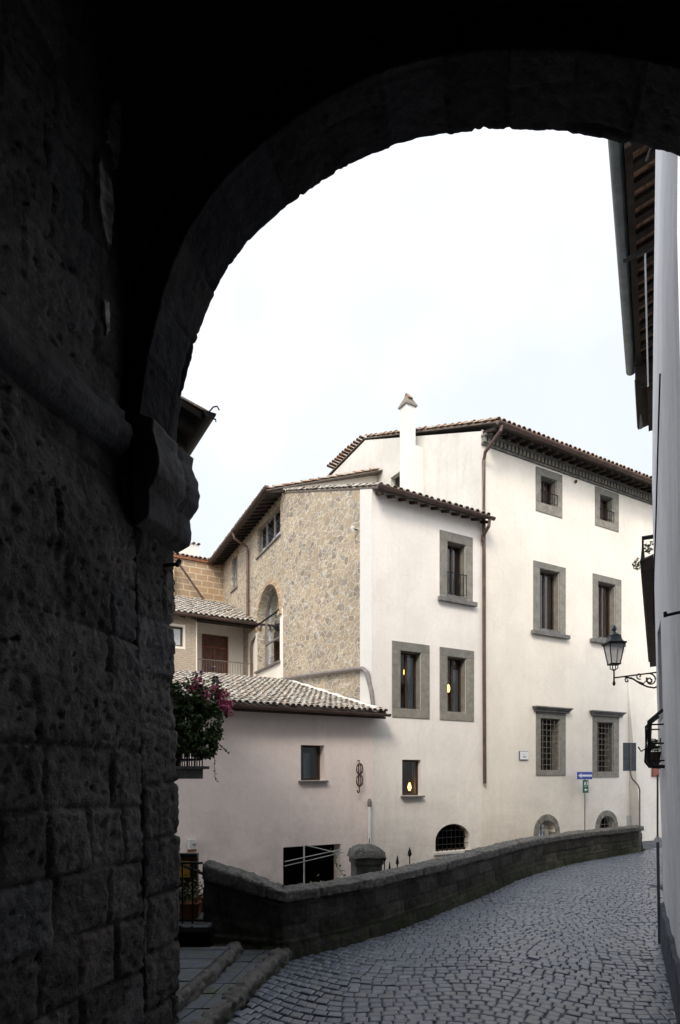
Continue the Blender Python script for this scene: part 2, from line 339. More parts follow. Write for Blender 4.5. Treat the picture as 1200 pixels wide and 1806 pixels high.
def wall_mb(mb, s0, s1, z0, z1, holes, depth=.3, tf=None):
    """sheet in the xz plane (y = 0) with openings and their reveals. hole = (a, b, c, d[, springing z])"""
    tf = tf or (lambda x, y, z: (x, y, z))
    xs = sorted({s0, s1, *[h[0] for h in holes], *[h[1] for h in holes]}); zs = sorted({z0, z1, *[h[2] for h in holes], *[h[3] for h in holes]})
    for i in range(len(xs)-1):
        for j in range(len(zs)-1):
            cx, cz = (xs[i]+xs[i+1])/2, (zs[j]+zs[j+1])/2
            if any(h[0] < cx < h[1] and h[2] < cz < h[3] for h in holes): continue
            mb.quad(*[tf(*p) for p in ((xs[i],0,zs[j]),(xs[i+1],0,zs[j]),(xs[i+1],0,zs[j+1]),(xs[i],0,zs[j+1]))])
    for h in holes:
        a, b, c, d = h[:4]
        if len(h) > 4:
            ar = arcpts(a, b, h[4], 14, d-h[4]); outl = [(a, c)] + ar + [(b, c)]
            half = len(ar)//2
            mb.add([tf(a, 0, d)] + [tf(x, 0, z) for x, z in ar[:half+1]], [tuple([0]+list(range(1, half+2)))[::-1]])
            mb.add([tf(b, 0, d)] + [tf(x, 0, z) for x, z in ar[half:]], [tuple([0]+list(range(1, len(ar)-half+1)))[::-1]])
        else: outl = [(a, c), (a, d), (b, d), (b, c)]
        n = len(outl)
        for i in range(n):
            p, q = outl[i], outl[(i+1) % n]
            mb.quad(tf(p[0],0,p[1]), tf(q[0],0,q[1]), tf(q[0],depth,q[1]), tf(p[0],depth,p[1]))
def room(parent, a, b, c, d, y0, y1, mat, name='interior'):
    m = MB(); e = .25
    m.quad((a-e,y1,c-e),(b+e,y1,c-e),(b+e,y1,d+e),(a-e,y1,d+e))
    for p, q in (((a-e,c-e),(b+e,c-e)),((b+e,c-e),(b+e,d+e)),((b+e,d+e),(a-e,d+e)),((a-e,d+e),(a-e,c-e))):
        m.quad((p[0],y0,p[1]),(q[0],y0,q[1]),(q[0],y1,q[1]),(p[0],y1,p[1]))
    return m.build(name, mat, parent)
def window(house, a, b, c, d, fr=None, sill=None, strips=(), grille=None, railing=False, roommat='dark', cornice=False, depth=.26, mull=True, proud=.025, label=None, frame='wood', bar=.05, glass='glass'):
    """window in the xz plane of the house: opening a..b, c..d; fr = stone margins (left, right, top, bottom)"""
    if fr:
        l, r, t, bo = fr; m = MB(); g = .001
        m.box((a-l, -proud, c-bo), (b+r, .02, c)); m.box((a-l, -proud, d), (b+r, .02, d+t))
        m.box((a-l, -proud, c+g), (a, .02, d-g)); m.box((b, -proud, c+g), (b+r, .02, d-g))
        # stone reveals
        m.box((a-.005, .021, c), (a+.012, depth, d)); m.box((b-.012, .021, c), (b+.005, depth, d))
        m.box((a+.013, .021, d-.012), (b-.013, depth, d+.005)); m.box((a+.013, .021, c-.005), (b-.013, depth, c+.012))
        w = m.build('window', M['greystone'], house, label, bevel=.006)
    else:
        m = MB().box((a, depth-.05, c), (a+bar, depth, d)).box((b-bar, depth-.05, c), (b, depth, d)).box((a+bar, depth-.05, d-bar), (b-bar, depth, d)).box((a+bar, depth-.05, c), (b-bar, depth, c+bar))
        w = m.build('window', M[frame], house, label)
    if fr:
        m = MB().box((a+.013, depth-.06, c+.013), (a+bar, depth-.002, d-.013)).box((b-bar, depth-.06, c+.013), (b-.013, depth-.002, d-.013))
        m.box((a+bar, depth-.06, d-bar), (b-bar, depth-.002, d-.013)).box((a+bar, depth-.06, c+.013), (b-bar, depth-.002, c+bar))
        if mull: m.box(((a+b)/2-.03, depth-.065, c+bar), ((a+b)/2+.03, depth-.004, d-bar))
        m.build('window_frame', M[frame], w)
    MB().quad((a+.01, depth-.03, c+.01), (b-.01, depth-.03, c+.01), (b-.01, depth-.03, d-.01), (a+.01, depth-.03, d-.01)).build('pane', M[glass], w)
    room(w, a, b, c, d, depth+.01, depth+1.3, M[roommat])
    for (f0, f1, g0, g1, mat, nm, dy) in strips:
        W = b-a; H = d-c
        m = MB()
        if nm == 'curtain':
            n = 14; pts = [(a+W*(f0+(f1-f0)*i/n), depth+dy+.02*math.sin(i*1.9)) for i in range(n+1)]
            for i in range(n): m.quad((pts[i][0],pts[i][1],c+H*g0),(pts[i+1][0],pts[i+1][1],c+H*g0),(pts[i+1][0],pts[i+1][1],c+H*g1),(pts[i][0],pts[i][1],c+H*g1))
        else:
            m.box((a+W*f0, depth+dy, c+H*g0), (a+W*f1, depth+dy+.03, c+H*g1))
            m.box((a+W*f0+.03, depth+dy-.008, c+H*g0+.08), (a+W*f1-.03, depth+dy-.001, c+H*(g0+g1)/2-.04)); m.box((a+W*f0+.03, depth+dy-.008, c+H*(g0+g1)/2+.04), (a+W*f1-.03, depth+dy-.001, c+H*g1-.08))
        m.build(nm, M[mat], w)
    if sill:
        l = sill; MB().box((a-l, -.13, c-.22 if fr else c-.05), (b+l, -.027 if fr else .10, c-.10 if fr else c-.005)).build('window_sill', M['greystone_dark'], w, bevel=.008)
        if fr: MB().box((a-.02, -.06, c-.099), (b+.02, -.027, c+.0)).build('window_sill', M['greystone_dark'], w)
    if cornice:
        l, r, t, bo = fr; z = d+t
        m = MB().box((a-l-.10, -.10, z+.001), (b+r+.10, .0, z+.07)).box((a-l-.14, -.14, z+.071), (b+r+.14, .0, z+.12)).box((a-l-.17, -.19, z+.121), (b+r+.17, .0, z+.17))
        m.build('window_cornice', M['greystone_dark'], w, bevel=.01)
    if grille:
        nx, nzz = grille; m = MB(); yy = .06
        for i in range(1, nx+1):
            x = a+(b-a)*i/(nx+1); m.tube([(x, yy, c+.013), (x, yy, d-.013)], .011, 5)
        for j in range(1, nzz+1):
            z = c+(d-c)*j/(nzz+1); m.tube([(a+.013, yy+.012, z), (b-.013, yy+.012, z)], .011, 5)
        m.build('grille', M['rust_grey'], w)
    if railing:
        m = MB(); h = c+(d-c)*.42; yy = -.05
        m.tube([(a-.02, -.02, h), (a-.02, yy, h), (b+.02, yy, h), (b+.02, -.02, h)], .014, 5); m.tube([(a, yy, c+.05), (b, yy, c+.05)], .010, 5)
        for i in range(7): x = a+(b-a)*i/6; m.tube([(x, yy, c+.05), (x, yy, h)], .009, 5)
        m.build('railing', M['iron'], w)
    return w
M['rust_grey'] = simple('weathered_grey_iron', (.17,.15,.135), .7, .3, .3, .25, 12)

def tiles(parent, p0, e, L, u, H, mat='tile', name='roof_tiles', w=.2, tl=.36, r=.085, clip=None, under=True):
    """rows of half-round cover tiles on a slope: p0 eave corner, e along the eave, u up the slope"""
    p0 = Vector(p0); e = Vector(e).normalized(); u = Vector(u).normalized(); n = e.cross(u).normalized()
    if n.z < 0: n = -n
    m = MB(); nc = max(1, int(L/w)); w = L/nc; nr = int(math.ceil(H/tl)); seg = 5
    rnd = random.Random(int(L*100+H*7))
    for i in range(nc):
        cx = (i+.5)*w
        for j in range(nr):
            y0 = j*tl - .03 + rnd.uniform(-.015, .015); y1 = min(y0+tl+.07, H)
            if y1 - y0 < .1: continue
            if clip and not clip(cx, (y0+y1)/2): continue
            j0 = rnd.uniform(-.016, .016); j1 = rnd.uniform(-.016, .016); ra = r*rnd.uniform(.93, 1.07); rb = ra*.82
            vs = []
            for (yy, rr, jj, lift) in ((y0, ra, j0, .028), (y1, rb, j1, .0)):
                for k in range(seg+1):
                    a = math.pi*k/seg
                    vs.append(p0 + e*(cx+jj-rr*math.cos(a)) + u*yy + n*(rr*math.sin(a)*.85+lift))
            for k in range(seg+1):
                a = math.pi*k/seg
                vs.append(p0 + e*(cx+j0-(ra-.014)*math.cos(a)) + u*y0 + n*((ra-.014)*math.sin(a)*.85+.028))
            fs = [(k, k+1, seg+2+k, seg+1+k) for k in range(seg)] + [(k, k+1, 2*seg+3+k, 2*seg+2+k) for k in range(seg)]
            m.add(vs, fs)
    o = m.build(name, M[mat], parent)
    for p in o.data.polygons: p.use_smooth = True
    return o

# ------------------------------------------------------------------ road path, ground
def catmull(P, n=10):
    P = [Vector(p) for p in P]; Q = [P[0]*2-P[1]] + P + [P[-1]*2-P[-2]]; out = []
    for i in range(1, len(Q)-2):
        for k in range(n):
            t = k/n; a, b, c, d = Q[i-1], Q[i], Q[i+1], Q[i+2]
            out.append(.5*((2*b) + (-a+c)*t + (2*a-5*b+4*c-d)*t*t + (-a+3*b-3*c+d)*t**3))
    out.append(P[-1]); return out
PAR = catmull([(-.64,7.78),(.31,8.66),(1.42,10.05),(2.69,11.85),(4.11,13.95),(5.3,15.35),(6.65,16.68),(9.11,18.74)], 10)
def left_of_parapet(x, y):
    best = 1e9; sgn = 0
    for i in range(len(PAR)-1):
        a, b = PAR[i], PAR[i+1]; ab = b-a; t = max(0, min(1, ((x-a.x)*ab.x+(y-a.y)*ab.y)/ab.length_squared))
        q = a+ab*t; dd = math.hypot(x-q.x, y-q.y)
        if dd < best: best = dd; sgn = ab.x*(y-a.y)-ab.y*(x-a.x)
    return sgn > 0
END = fw(10.4, -.02)
MB().quad((-400,-400,-1.8),(400,-400,-1.8),(400,400,-1.8),(-400,400,-1.8)).build('ground', M['earth'])['kind'] = 'structure'
poly = [(-3.5,-8),(-2.9,3.2),(-1.9,4.4),(-1.45,5.8),(-1.2,7.9)] + [(p.x-.05, p.y+.1) for p in PAR] + [tuple(END[:2]), tuple(fw(16,-.02)[:2]), (24,22), (16,-8)]
m = MB(); m.prism([(x, y, -1.75) for x, y in poly], (0,0,1.73)); o = m.build('road_bed', M['roadside']); o['kind'] = 'structure'
KERB1 = [(-.66,7.74),(-.86,6.9),(-1.10,5.75),(-1.42,4.7),(-1.8,3.6)]
KERB2 = [(-1.22,7.6),(-1.31,6.9),(-1.47,5.8),(-1.75,4.9),(-2.1,3.9)]
def kx(K, y):
    for i in range(len(K)-1):
        if K[i+1][1] <= y <= K[i][1]:
            t = (y-K[i+1][1])/(K[i][1]-K[i+1][1]); return K[i+1][0]+(K[i][0]-K[i+1][0])*t
    return K[-1][0] if y < K[-1][1] else 99
CP = catmull([(-.5,-3,0),(.45,.5,0),(1.35,4,0),(2.3,7.4,0),(3.75,11,0),(6.0,14.6,0),(8.7,17.6,0),(12,19.8,0),(17,22,0)], 40)
acc = [0]
for i in range(1, len(CP)): acc.append(acc[-1] + (CP[i]-CP[i-1]).length)
def path(v):
    v = max(0, min(acc[-1]-.001, v)); lo, hi = 0, len(acc)-1
    while hi-lo > 1:
        md = (lo+hi)//2
        if acc[md] <= v: lo = md
        else: hi = md
    t = (v-acc[lo])/(acc[hi]-acc[lo]); p = CP[lo].lerp(CP[hi], t); d = (CP[min(hi+3, len(CP)-1)]-CP[max(lo-3, 0)]).normalized()
    return p, d
rc = random.Random(3); m = MB(); wstep = .135
v0 = 6.2; row = 0
while v0 < acc[-1]-1:
    rowd = rc.uniform(.108, .132); w0 = -5.8 + rc.uniform(0, .13)
    while w0 < 5.8:
        ln = rowd; sw = rc.uniform(.10, .155); wc = w0+sw/2; w0 += sw
        vv = v0 + .20*math.cos(2*math.pi*(wc+.6+.25*math.sin(v0*.35))/2.7) + .16*noise.noise(Vector((wc*.7, v0*.6, 2))) + .02*noise.noise(Vector((wc*2, v0*2, 12)))
        p, d = path(vv)
        nx_, ny_ = d.y, -d.x
        px_, py_ = p.x+nx_*wc, p.y+ny_*wc
        v = vv; wstep = sw
        if py_ < 3.4 or left_of_parapet(px_, py_-.04): continue
        if py_ < 7.75 and px_ < kx(KERB1, py_)+.02: continue
        if px_ > 4.75+.52*(py_-8.4) if py_ > 8.4 else px_ > 3.45+.4545*(py_-6.2)+.15: continue
        if (px_-.855)*-.5018+(py_-16.5)*.865 > -.04: continue
        if abs(px_-7.0) < .62 and abs(py_-12.65) < .4: continue
        hx = wstep/2-.005+rc.uniform(-.005, .002); hl = ln/2-.004+rc.uniform(-.003, .001)
        sk = .18*math.sin(2*math.pi*(wc+.6)/2.7)+.18*noise.noise(Vector((v*.7, wc*.7, 5)))
        slope_ = -.20*2*math.pi/2.7*math.sin(2*math.pi*(wc+.6+.25*math.sin(v0*.35))/2.7)
        zt = .002*rc.uniform(-3, 3) + .012*noise.noise(Vector((px_*.6, py_*.6, 1)))
        dl = min(math.hypot(px_-q.x, py_-q.y) for q in PAR[::2]); worn = max(0, 1-dl/1.1)*.8 + max(0, noise.noise(Vector((px_*.55, py_*.4, 7)))-.15)*1.2
        zt -= .013*min(1, worn)
        tx, ty = rc.uniform(-.035, .035), rc.uniform(-.035, .035)
        vs = []
        for (ins, dz) in ((0, -.03), (.001, -.008), (.013, 0)):
            for (sx, sy) in ((-1,-1),(1,-1),(1,1),(-1,1)):
                jx, jy = 0, 0
                a = sx*(hx-ins); bb = sy*(hl-ins) + a*slope_; a += sy*hl*sk
                cj = noise.noise(Vector((px_*31+sx*3, py_*31+sy*5, 9)))*.016
                a += cj; bb += cj*.6
                vs.append((px_+nx_*a+d.x*bb, py_+ny_*a+d.y*bb, zt+dz+(tx*a+ty*bb)))
        m.add(vs, [(0,1,5,4),(1,2,6,5),(2,3,7,6),(3,0,4,7),(4,5,9,8),(5,6,10,9),(6,7,11,10),(7,4,8,11),(8,9,10,11)])
    v0 += rowd; row += 1
o = m.build('road', M['cobble']); o['kind'] = 'structure'
for p in o.data.polygons: p.use_smooth = False
t = thing('utility_cover', 'worn rectangular metal cover set flush in the cobbled street', 'manhole cover', (7.0, 12.65, 0), R(-38))
MB().box((-.42,-.26,-.02),(.42,.26,-.006)).build('rim', M['roadside'], t)
mm = MB().box((-.38,-.22,-.006),(.38,.22,.002))
for i in range(9): mm.box((-.36+.08*i, -.2, .002), (-.33+.08*i, .2, .005))
mm.build('lid', M['greystone_dark'], t)

# ------------------------------------------------------------------ generic stone sweep
def sweep(prof, pts, amp=.012, fine=.006, joints=None, jd=.016, rows=None, seed=0, hscale=None, boff=.008, close=False, loc=(0,0,0), toner=True):
    """cross-section prof [(out, z)] swept along plan polyline pts; out is to the RIGHT of travel"""
    m = MB(); tones = []; n = len(prof); L = 0; prev = None
    rnd = random.Random(seed); jr = [rnd.uniform(.8, 1.25) for _ in range(400)]
    P = [Vector(p) for p in pts]
    for i, p in enumerate(P):
        d = (P[min(i+1, len(P)-1)]-P[max(i-1, 0)]); d.z = 0; d.normalize(); nn = Vector((d.y, -d.x, 0))
        if prev is not None: L += (p-prev).length
        prev = p; hs = hscale(i/(len(P)-1)) if hscale else 1
        for k, (o_, z) in enumerate(prof):
            a = prof[max(k-1, 0)]; b = prof[min(k+1, n-1)]; tx, tz = b[0]-a[0], b[1]-a[1]; q = math.hypot(tx, tz) or 1
            no = Vector((nn.x*tz/q, nn.y*tz/q, -tx/q))
            w = p + nn*o_ + Vector((0, 0, z*hs if z > 0 else z))
            dsp = amp*noise.fractal(w*2.3+Vector((seed,0,0)), 1, 2, 4)*1.6 + fine*noise.fractal(w*13, 1, 2, 3)*1.6
            tone = 1
            if joints:
                row = int(math.floor((z+5)/rows)) if rows else 0
                s = L/joints + row*.47 + .12*math.sin(row*2.1)
                blk = math.floor(s); fx = min(s-blk, blk+1-s)*joints; fz = 9
                if rows: zz = (z+5)/rows; fz = min(zz-math.floor(zz), math.floor(zz)+1-zz)*rows
                fj = min(fx, fz)
                if fj < .022: dsp -= jd*(1-fj/.022)*(.5+.9*abs(noise.noise(w*3)))
                tone = .62+.7*random.Random(blk*31+row*17+seed).random()
                dsp += boff*(random.Random(blk*7+row*3).random()-.5)
            m.v.append(tuple(w + no*dsp - Vector(loc))); tones.append((tone, tone*.985, tone*.96))
    for i in range(len(P)-1):
        for k in range(n-1): m.f.append((i*n+k, i*n+k+1, (i+1)*n+k+1, (i+1)*n+k))
    m.f.append(tuple(range(n))[::-1]); m.f.append(tuple((len(P)-1)*n+k for k in range(n)))
    return m, tones
def dens(poly, step):
    out = []
    for a, b in zip(poly, poly[1:]):
        a = Vector(a); b = Vector(b); n = max(1, int((b-a).length/step))
        out += [tuple(a.lerp(b, k/n)) for k in range(n)]
    out.append(tuple(poly[-1])); return out

# ------------------------------------------------------------------ parapet wall
t = thing('parapet_wall', 'low dark mossy stone parapet curving along the left side of the street', 'wall', (-.64, 7.8, 0))
loc = (-.64, 7.8, 0)
pp = [(-1.72,7.80,0),(-.72,7.74,0)] + [(p.x, p.y, 0) for p in PAR]
pp = dens(pp, .03)
PLEN = sum(math.dist(a, b) for a, b in zip(pp, pp[1:]))
def hs(f): # wing higher on the left, lower at the far end
    L0 = 1
    s = f*PLEN
    return 1.40-.40*min(1, s/1.02) if s < 1.02 else 1.0-.12*min(1, (s-1.02)/14)
body = dens([(.03,-.06),(.0,.22),(-.012,.22),(-.03,.70)], .03)
mb, tn = sweep(body + [(-.33,.70),(-.33,-1.8)], pp, .008, .010, .62, .040, .235, 3, hs, boff=.02, loc=loc)
mb.build('masonry', M['parapet'], t, tones=tn, smooth=True)
cop = dens([(.0,.702),(.030,.708),(.030,.825),(.015,.845),(-.17,.862),(-.34,.845),(-.36,.79),(-.36,.702)], .02)
mb, tn = sweep(cop, dens(pp[::3]+[pp[-1]], .016), .005, .011, .80, .045, None, 5, hs, boff=.028, loc=loc)
mb.build('coping', M['coping'], t, smooth=True)
t2 = thing_f('garden_wall', 'low stone wall closing the sunken garden at the far end of the parapet', 'wall', 8.6, -2.2, -1.8)
e0, e1 = Vector((9.1, 18.8, 0)), fw(9.2, -.1)
mb, tn = sweep(dens([(.12,-1.8),(.12,.05),(-.12,.05),(-.12,-1.8)], .3), dens([tuple(e0), tuple(e1)], .3), .01, .005, loc=tuple(t2.location))
o = mb.build('masonry', M['parapet'], t2, tones=tn); o.rotation_euler = (0,0,-FA)

# ------------------------------------------------------------------ steps, kerbs and landing
t = thing('stone_steps', 'two broad shallow stone steps with rounded kerbs beside the dark pier', 'steps', (-1.3, 6, 0))
def flags(name, left, right, y0, y1, z, mat, seed):
    m = MB(); rr = random.Random(seed); y = y0
    while y < y1:
        h = rr.uniform(.28, .42); ye = min(y+h, y1); xl0, xl1 = left(y), left(ye); xr0, xr1 = right(y), right(ye)
        cut = rr.uniform(.35, .65); g = .006
        for (f0, f1) in ((0, cut), (cut, 1)):
            q = [(xl0+(xr0-xl0)*f0+g, y+g), (xl0+(xr0-xl0)*f1-g, y+g+.02*rr.random()), (xl1+(xr1-xl1)*f1-g, ye-g), (xl1+(xr1-xl1)*f0+g, ye-g)]
            dz = rr.uniform(-.004, .004)
            m.prism([(a+1.3, b-6, z-.06) for a, b in q], (0,0,.06+dz))
        y = ye
    o = m.build(name, mat, t)
    return o
flags('tread', lambda y: kx(KERB2, min(y, 7.59))-.02, lambda y: kx(KERB1, min(y, 7.73))-.02, 3.7, 7.74, .125, M['flag'], 1)
flags('tread', lambda y: -2.75, lambda y: kx(KERB2, min(y, 7.59))-.03, 3.95, 7.32, .28, M['flag'], 2)
m = MB(); m.prism([(x+1.3, y-6, -.3) for x, y in [(-1.8,3.6),(-1.42,4.7),(-1.10,5.75),(-.86,6.9),(-.68,7.72),(-3,7.72),(-3,3.6)]], (0,0,.37)); m.build('step_bed', M['dirt'], t)
m = MB(); m.prism([(x+1.3, y-6, .06) for x, y in [(-2.1,3.9),(-1.75,4.9),(-1.49,5.8),(-1.33,6.9),(-1.24,7.6),(-3,7.6),(-3,3.9)]], (0,0,.17)); m.build('step_bed', M['dirt'], t)
for K, z0, sd_ in ((KERB1, 0, 11), (KERB2, .12, 12)):
    pr = dens([(.03,-.08),(.035,.09),(.015,.125),(-.03,.14),(-.10,.142),(-.13,.125),(-.13,-.05)], .018)
    kp = dens([(x, y, z0) for x, y in catmull([(a, b, 0) for a, b in K[::-1]], 8) for _ in (0,)] if False else [(q.x, q.y, z0) for q in catmull([(a, b, 0) for a, b in K[::-1]], 8)], .03)
    mb, tn = sweep([(o_, z) for o_, z in pr], kp, .014, .020, .5, .03, None, sd_, None, loc=(-1.3, 6, 0))
    mb.build('kerb', M['kerb'], t, smooth=True)
mb, tn = sweep(dens([(.0,.0),(.02,.2),(0,.455),(-.3,.455)], .03), dens([(-3.0,7.30,0),(-1.52,7.30,0)], .04), .012, .008, .5, .02, None, 13, None, loc=(-1.3,6,0))
mb.build('riser', M['parapet'], t, smooth=True)
MB().box((-3.5,7.55,-1.8),(-1.60,9.6,.449)).build('garden_terrace', M['flag'])['kind'] = 'structure'

# landing railing
t = thing('iron_railing', 'black iron railing closing the landing between the pier and the parapet', 'railing', (-1.9, 7.72, .45))
m = MB(); MB().box((-1.1,-.02,.74),(.2,.02,.765)).build('rail', M['iron'], t); MB().box((-1.1,-.015,.03),(.2,.015,.055)).build('rail', M['iron'], t)
for i in range(10):
    x = -1.05+.125*i; th = .018 if i % 4 == 3 else .009
    MB().box((x-th,-th,0),(x+th,th,.74)).build('baluster', M['iron'], t)
m = MB().tube([(-.25,.35,.72),(.22,.45,.5)], .02, 5).tube([(-.25,.35,.72),(-.25,.35,0)], .02, 5); m.build('handrail', M['iron'], t)

# ------------------------------------------------------------------ leaves
def leaf(m, c, s, rnd, droop=0):
    a = rnd.uniform(0, 6.28); e = rnd.uniform(-.9, .9); u = Vector((math.cos(a)*math.cos(e), math.sin(a)*math.cos(e), math.sin(e)-droop)).normalized()
    v = u.cross(Vector((rnd.uniform(-1,1), rnd.uniform(-1,1), rnd.uniform(-1,1)))).normalized(); w = u.cross(v)*.25*s
    c = Vector(c)
    m.add([c-u*s, c-v*s*.55+w*.6, c+u*s*.15-v*s*.6+w*.4, c+u*s, c+u*s*.15+v*s*.6+w*.4, c+v*s*.55+w*.6], [(0,1,2,3),(0,3,4,5)])
def flowers(m, c, r, n, s, rnd):
    for _ in range(n):
        d = Vector((rnd.gauss(0,1), rnd.gauss(0,1), rnd.gauss(0,1))).normalized()*r*rnd.uniform(.6, 1)
        leaf(m, Vector(c)+d, s, rnd)

# landing planters and yellow sign behind the railing
for k, (x, y, lab) in enumerate(((-2.05, 8.05, 'terracotta trough of white flowers behind the landing railing, nearest the pier'), (-1.78, 8.45, 'terracotta trough of leafy plants behind the railing beside the parapet end'))):
    t = thing('planter', lab, 'planter', (x, y, .45), 0, 'troughs behind the landing railing')
    MB().prism([(-.22,-.09,0),(.22,-.09,0),(.25,-.11,.2),(-.25,-.11,.2)], (0,.2,0)).build('trough', M['terracotta'], t, bevel=.008)
    rr = random.Random(k+50); m = MB(); m2 = MB()
    for _ in range(260):
        leaf(m, (rr.uniform(-.25,.25), rr.uniform(-.1,.12), .2+abs(rr.gauss(0,.12))), .022, rr)
    for _ in range(26): flowers(m2, (rr.uniform(-.25,.25), rr.uniform(-.1,.1), .26+rr.random()*.12), .014, 5, .012, rr)
    m.build('foliage', M['leaf_light'], t); m2.build('blossom', M['petal_white'], t)
t = thing('newspaper_stand', 'dark stand with a yellow panel behind the railing next to the pier', 'stand', (-2.16, 8.6, .45))
MB().box((-.24,-.05,0),(.20,.05,.72)).build('cabinet', M['wood'], t); MB().box((-.12,-.07,.44),(.10,-.052,.66)).build('panel', M['yellow'], t); MB().box((-.22,-.06,.72),(.2,.06,.76)).build('top', M['iron'], t)

# ------------------------------------------------------------------ stone gateway (arch, pier, vault)
AO = Vector((-1.43, 5.5, 0)); AX = Vector((.965, -.263, 0)); AD = Vector((.263, .965, 0))
gate = thing('stone_gateway', 'dark rough stone gateway arch framing the view, seen from inside its passage', 'archway', (-1.43, 5.5, 0))
prof = [(.03,-.1),(.02,.63),(.012,1.38),(-.004,2.13),(-.03,2.88),(-.05,3.63),(-.055,4.3),(-.04,4.75),(-.03,5.1),(-.008,5.33),(.045,5.62),(.116,5.89),(.199,6.15),(.318,6.41),(.495,6.66),(.732,6.89),(1.02,7.06),(1.34,7.20),(1.673,7.29),(2.04,7.335),(2.40,7.31),(2.72,7.25),(3.03,7.16),(3.31,7.06),(3.55,6.95),(3.78,6.83),(4.0,6.70),(4.3,6.42),(4.5,6.1),(4.62,5.7),(4.66,5.2),(4.66,-.1)]
PR = [Vector((a, b, 0)) for a, b in prof]
PR = catmull(PR, 24)
def resample(P, step):
    out = [P[0]]; rem = step
    for a, b in zip(P, P[1:]):
        L = (b-a).length
        while L > 0 and rem <= L:
            a = a.lerp(b, rem/L); out.append(a.copy()); L = (b-a).length; rem = step
        rem -= L
    out.append(P[-1]); return out
PR = resample(PR, .022)
NJ = min(i for i, p in enumerate(PR) if p.y > 4.7)
def masonry_disp(p, q, w, course, blk, seed, amp=1.0):
    row = math.floor(p/course + .25*noise.noise(Vector((q*.4, p*.2, seed)))); pr_ = p/course + .25*noise.noise(Vector((q*.4, p*.2, seed))) - row
    rr = random.Random(row*13+seed); bl = blk*rr.uniform(.7, 1.4); s = q/bl + rr.random() + .08*noise.noise(Vector((q, p*2, 3))); b = math.floor(s); fx = min(s-b, b+1-s)*bl; fz = min(pr_, 1-pr_)*course
    fj = min(fx, fz) + .016*noise.noise(w*5); rb = random.Random(b*101+row*7+seed)
    d = (rb.random()-.5)*.030; jn = noise.noise(w*1.3+Vector((4,4,4)))
    jw = .020+.016*abs(noise.noise(w*4))
    if fj < jw: d -= .045*(1-max(fj,0)/jw)**.7*max(.06, min(1, (.70 if w.z < 2.6 else .25)+1.5*jn))
    tilt = (rb.random()-.5)*.09; d += tilt*(pr_-.5)*course
    d += .012*noise.fractal(w*2.6, 1, 2, 2) + .016*noise.fractal(w*12, .6, 2.1, 4)
    pit = noise.noise(w*24)
    if pit > .34: d -= (pit-.34)*.09
    k = .72+.5*rb.random(); k *= .7 if fj < .012 else 1; warm = rb.random()
    return d*amp, (k*(1+.12*warm), k, k*(1-.10*warm))
def arch_sheet(PR, cols, course, blk, seed, name, amp=1.0, mat='tufa'):
    m = MB(); tones = []; n = len(cols); q = 0; qs = []
    for i, c in enumerate(cols):
        if i: q += math.hypot(c[0]-cols[i-1][0], c[1]-cols[i-1][1])
        qs.append(q)
    for i, p in enumerate(PR):
        tg = (PR[min(i+1, len(PR)-1)]-PR[max(i-1, 0)]).normalized(); on = Vector((-tg.y, tg.x, 0))   # outwards, away from the opening
        for k, (o_, dp) in enumerate(cols):
            a = cols[max(k-1,0)]; b = cols[min(k+1, n-1)]; ca, cb = b[0]-a[0], b[1]-a[1]; L = math.hypot(ca, cb) or 1
            P2 = p + on*o_; w = AX*P2.x + Vector((0,0,P2.y)) + AD*dp
            # surface normal pointing to open air: mix of -outwards and +/-depth
            nr = (AX*(-on.x) + Vector((0,0,-on.y)))*(cb/L) + AD*(ca/L)
            d, tn = masonry_disp(i*.022, qs[k], w+Vector((seed,0,0)), course, blk, seed, amp)
            m.v.append(tuple(w + nr*d)); tones.append(tn)
    for i in range(len(PR)-1):
        for k in range(n-1): m.f.append((i*n+k, i*n+k+1, (i+1)*n+k+1, (i+1)*n+k))
    return m.build(name, M[mat], gate, smooth=True, tones=tones)
def lin(a, b, n): return [a+(b-a)*k/n for k in range(n+1)]
ringcols = [(o, -.55) for o in lin(.30, .0, 10)][:-1] + [(0, d) for d in lin(-.55, 0, 26)] + [(o, 0) for o in lin(0, .35, 14)][1:]
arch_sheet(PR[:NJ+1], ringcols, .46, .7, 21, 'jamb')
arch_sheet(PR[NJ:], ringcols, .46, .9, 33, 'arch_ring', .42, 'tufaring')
# front face above/left of the ring (towards the street)
m = MB(); outer = [PR[i] for i in range(0, len(PR), 12)]
for i in range(len(outer)-1):
    def off(i):
        tg = (outer[min(i+1, len(outer)-1)]-outer[max(i-1, 0)]).normalized(); return outer[i] + Vector((-tg.y, tg.x, 0))*.34
    a, b = off(i), off(i+1)
    def push(p):
        c = Vector((2.3, 3.5, 0)); v = p-c
        k = max(abs(v.x)/6.5, abs(v.y)/7.2, 1e-3); return c + v/k
    for dpt in (-.01, -.5):
        pa, pb = push(a), push(b)
        m.quad(*[tuple(AX*p.x + Vector((0,0,p.y)) + AD*dpt) for p in (a, b, pb, pa)])
m.build('front_wall', M['tufaplain'], gate)
# inner passage: higher vault behind the ring
ip = [(.03,-.1),(.008,1.38),(-.01,2.5),(-.03,3.4),(-.05,4.2),(-.17,4.6),(-.17,5.4),(-.17,6.6),(-.17,7.75),(0.0,8.5),(.5,9.2),(1.3,9.7),(2.3,9.9),(3.4,9.7),(4.2,9.2),(4.75,8.5),(4.9,7.7),(4.9,4),(4.9,-.1)]
IP = resample(catmull([Vector((a, b, 0)) for a, b in ip], 20), .022)
cols = [(0, d) for d in lin(-11, -3.2, 24)][:-1] + [(0, d) for d in lin(-3.2, -.57, 118)]
arch_sheet(IP, cols, .43, .55, 5, 'passage_wall')
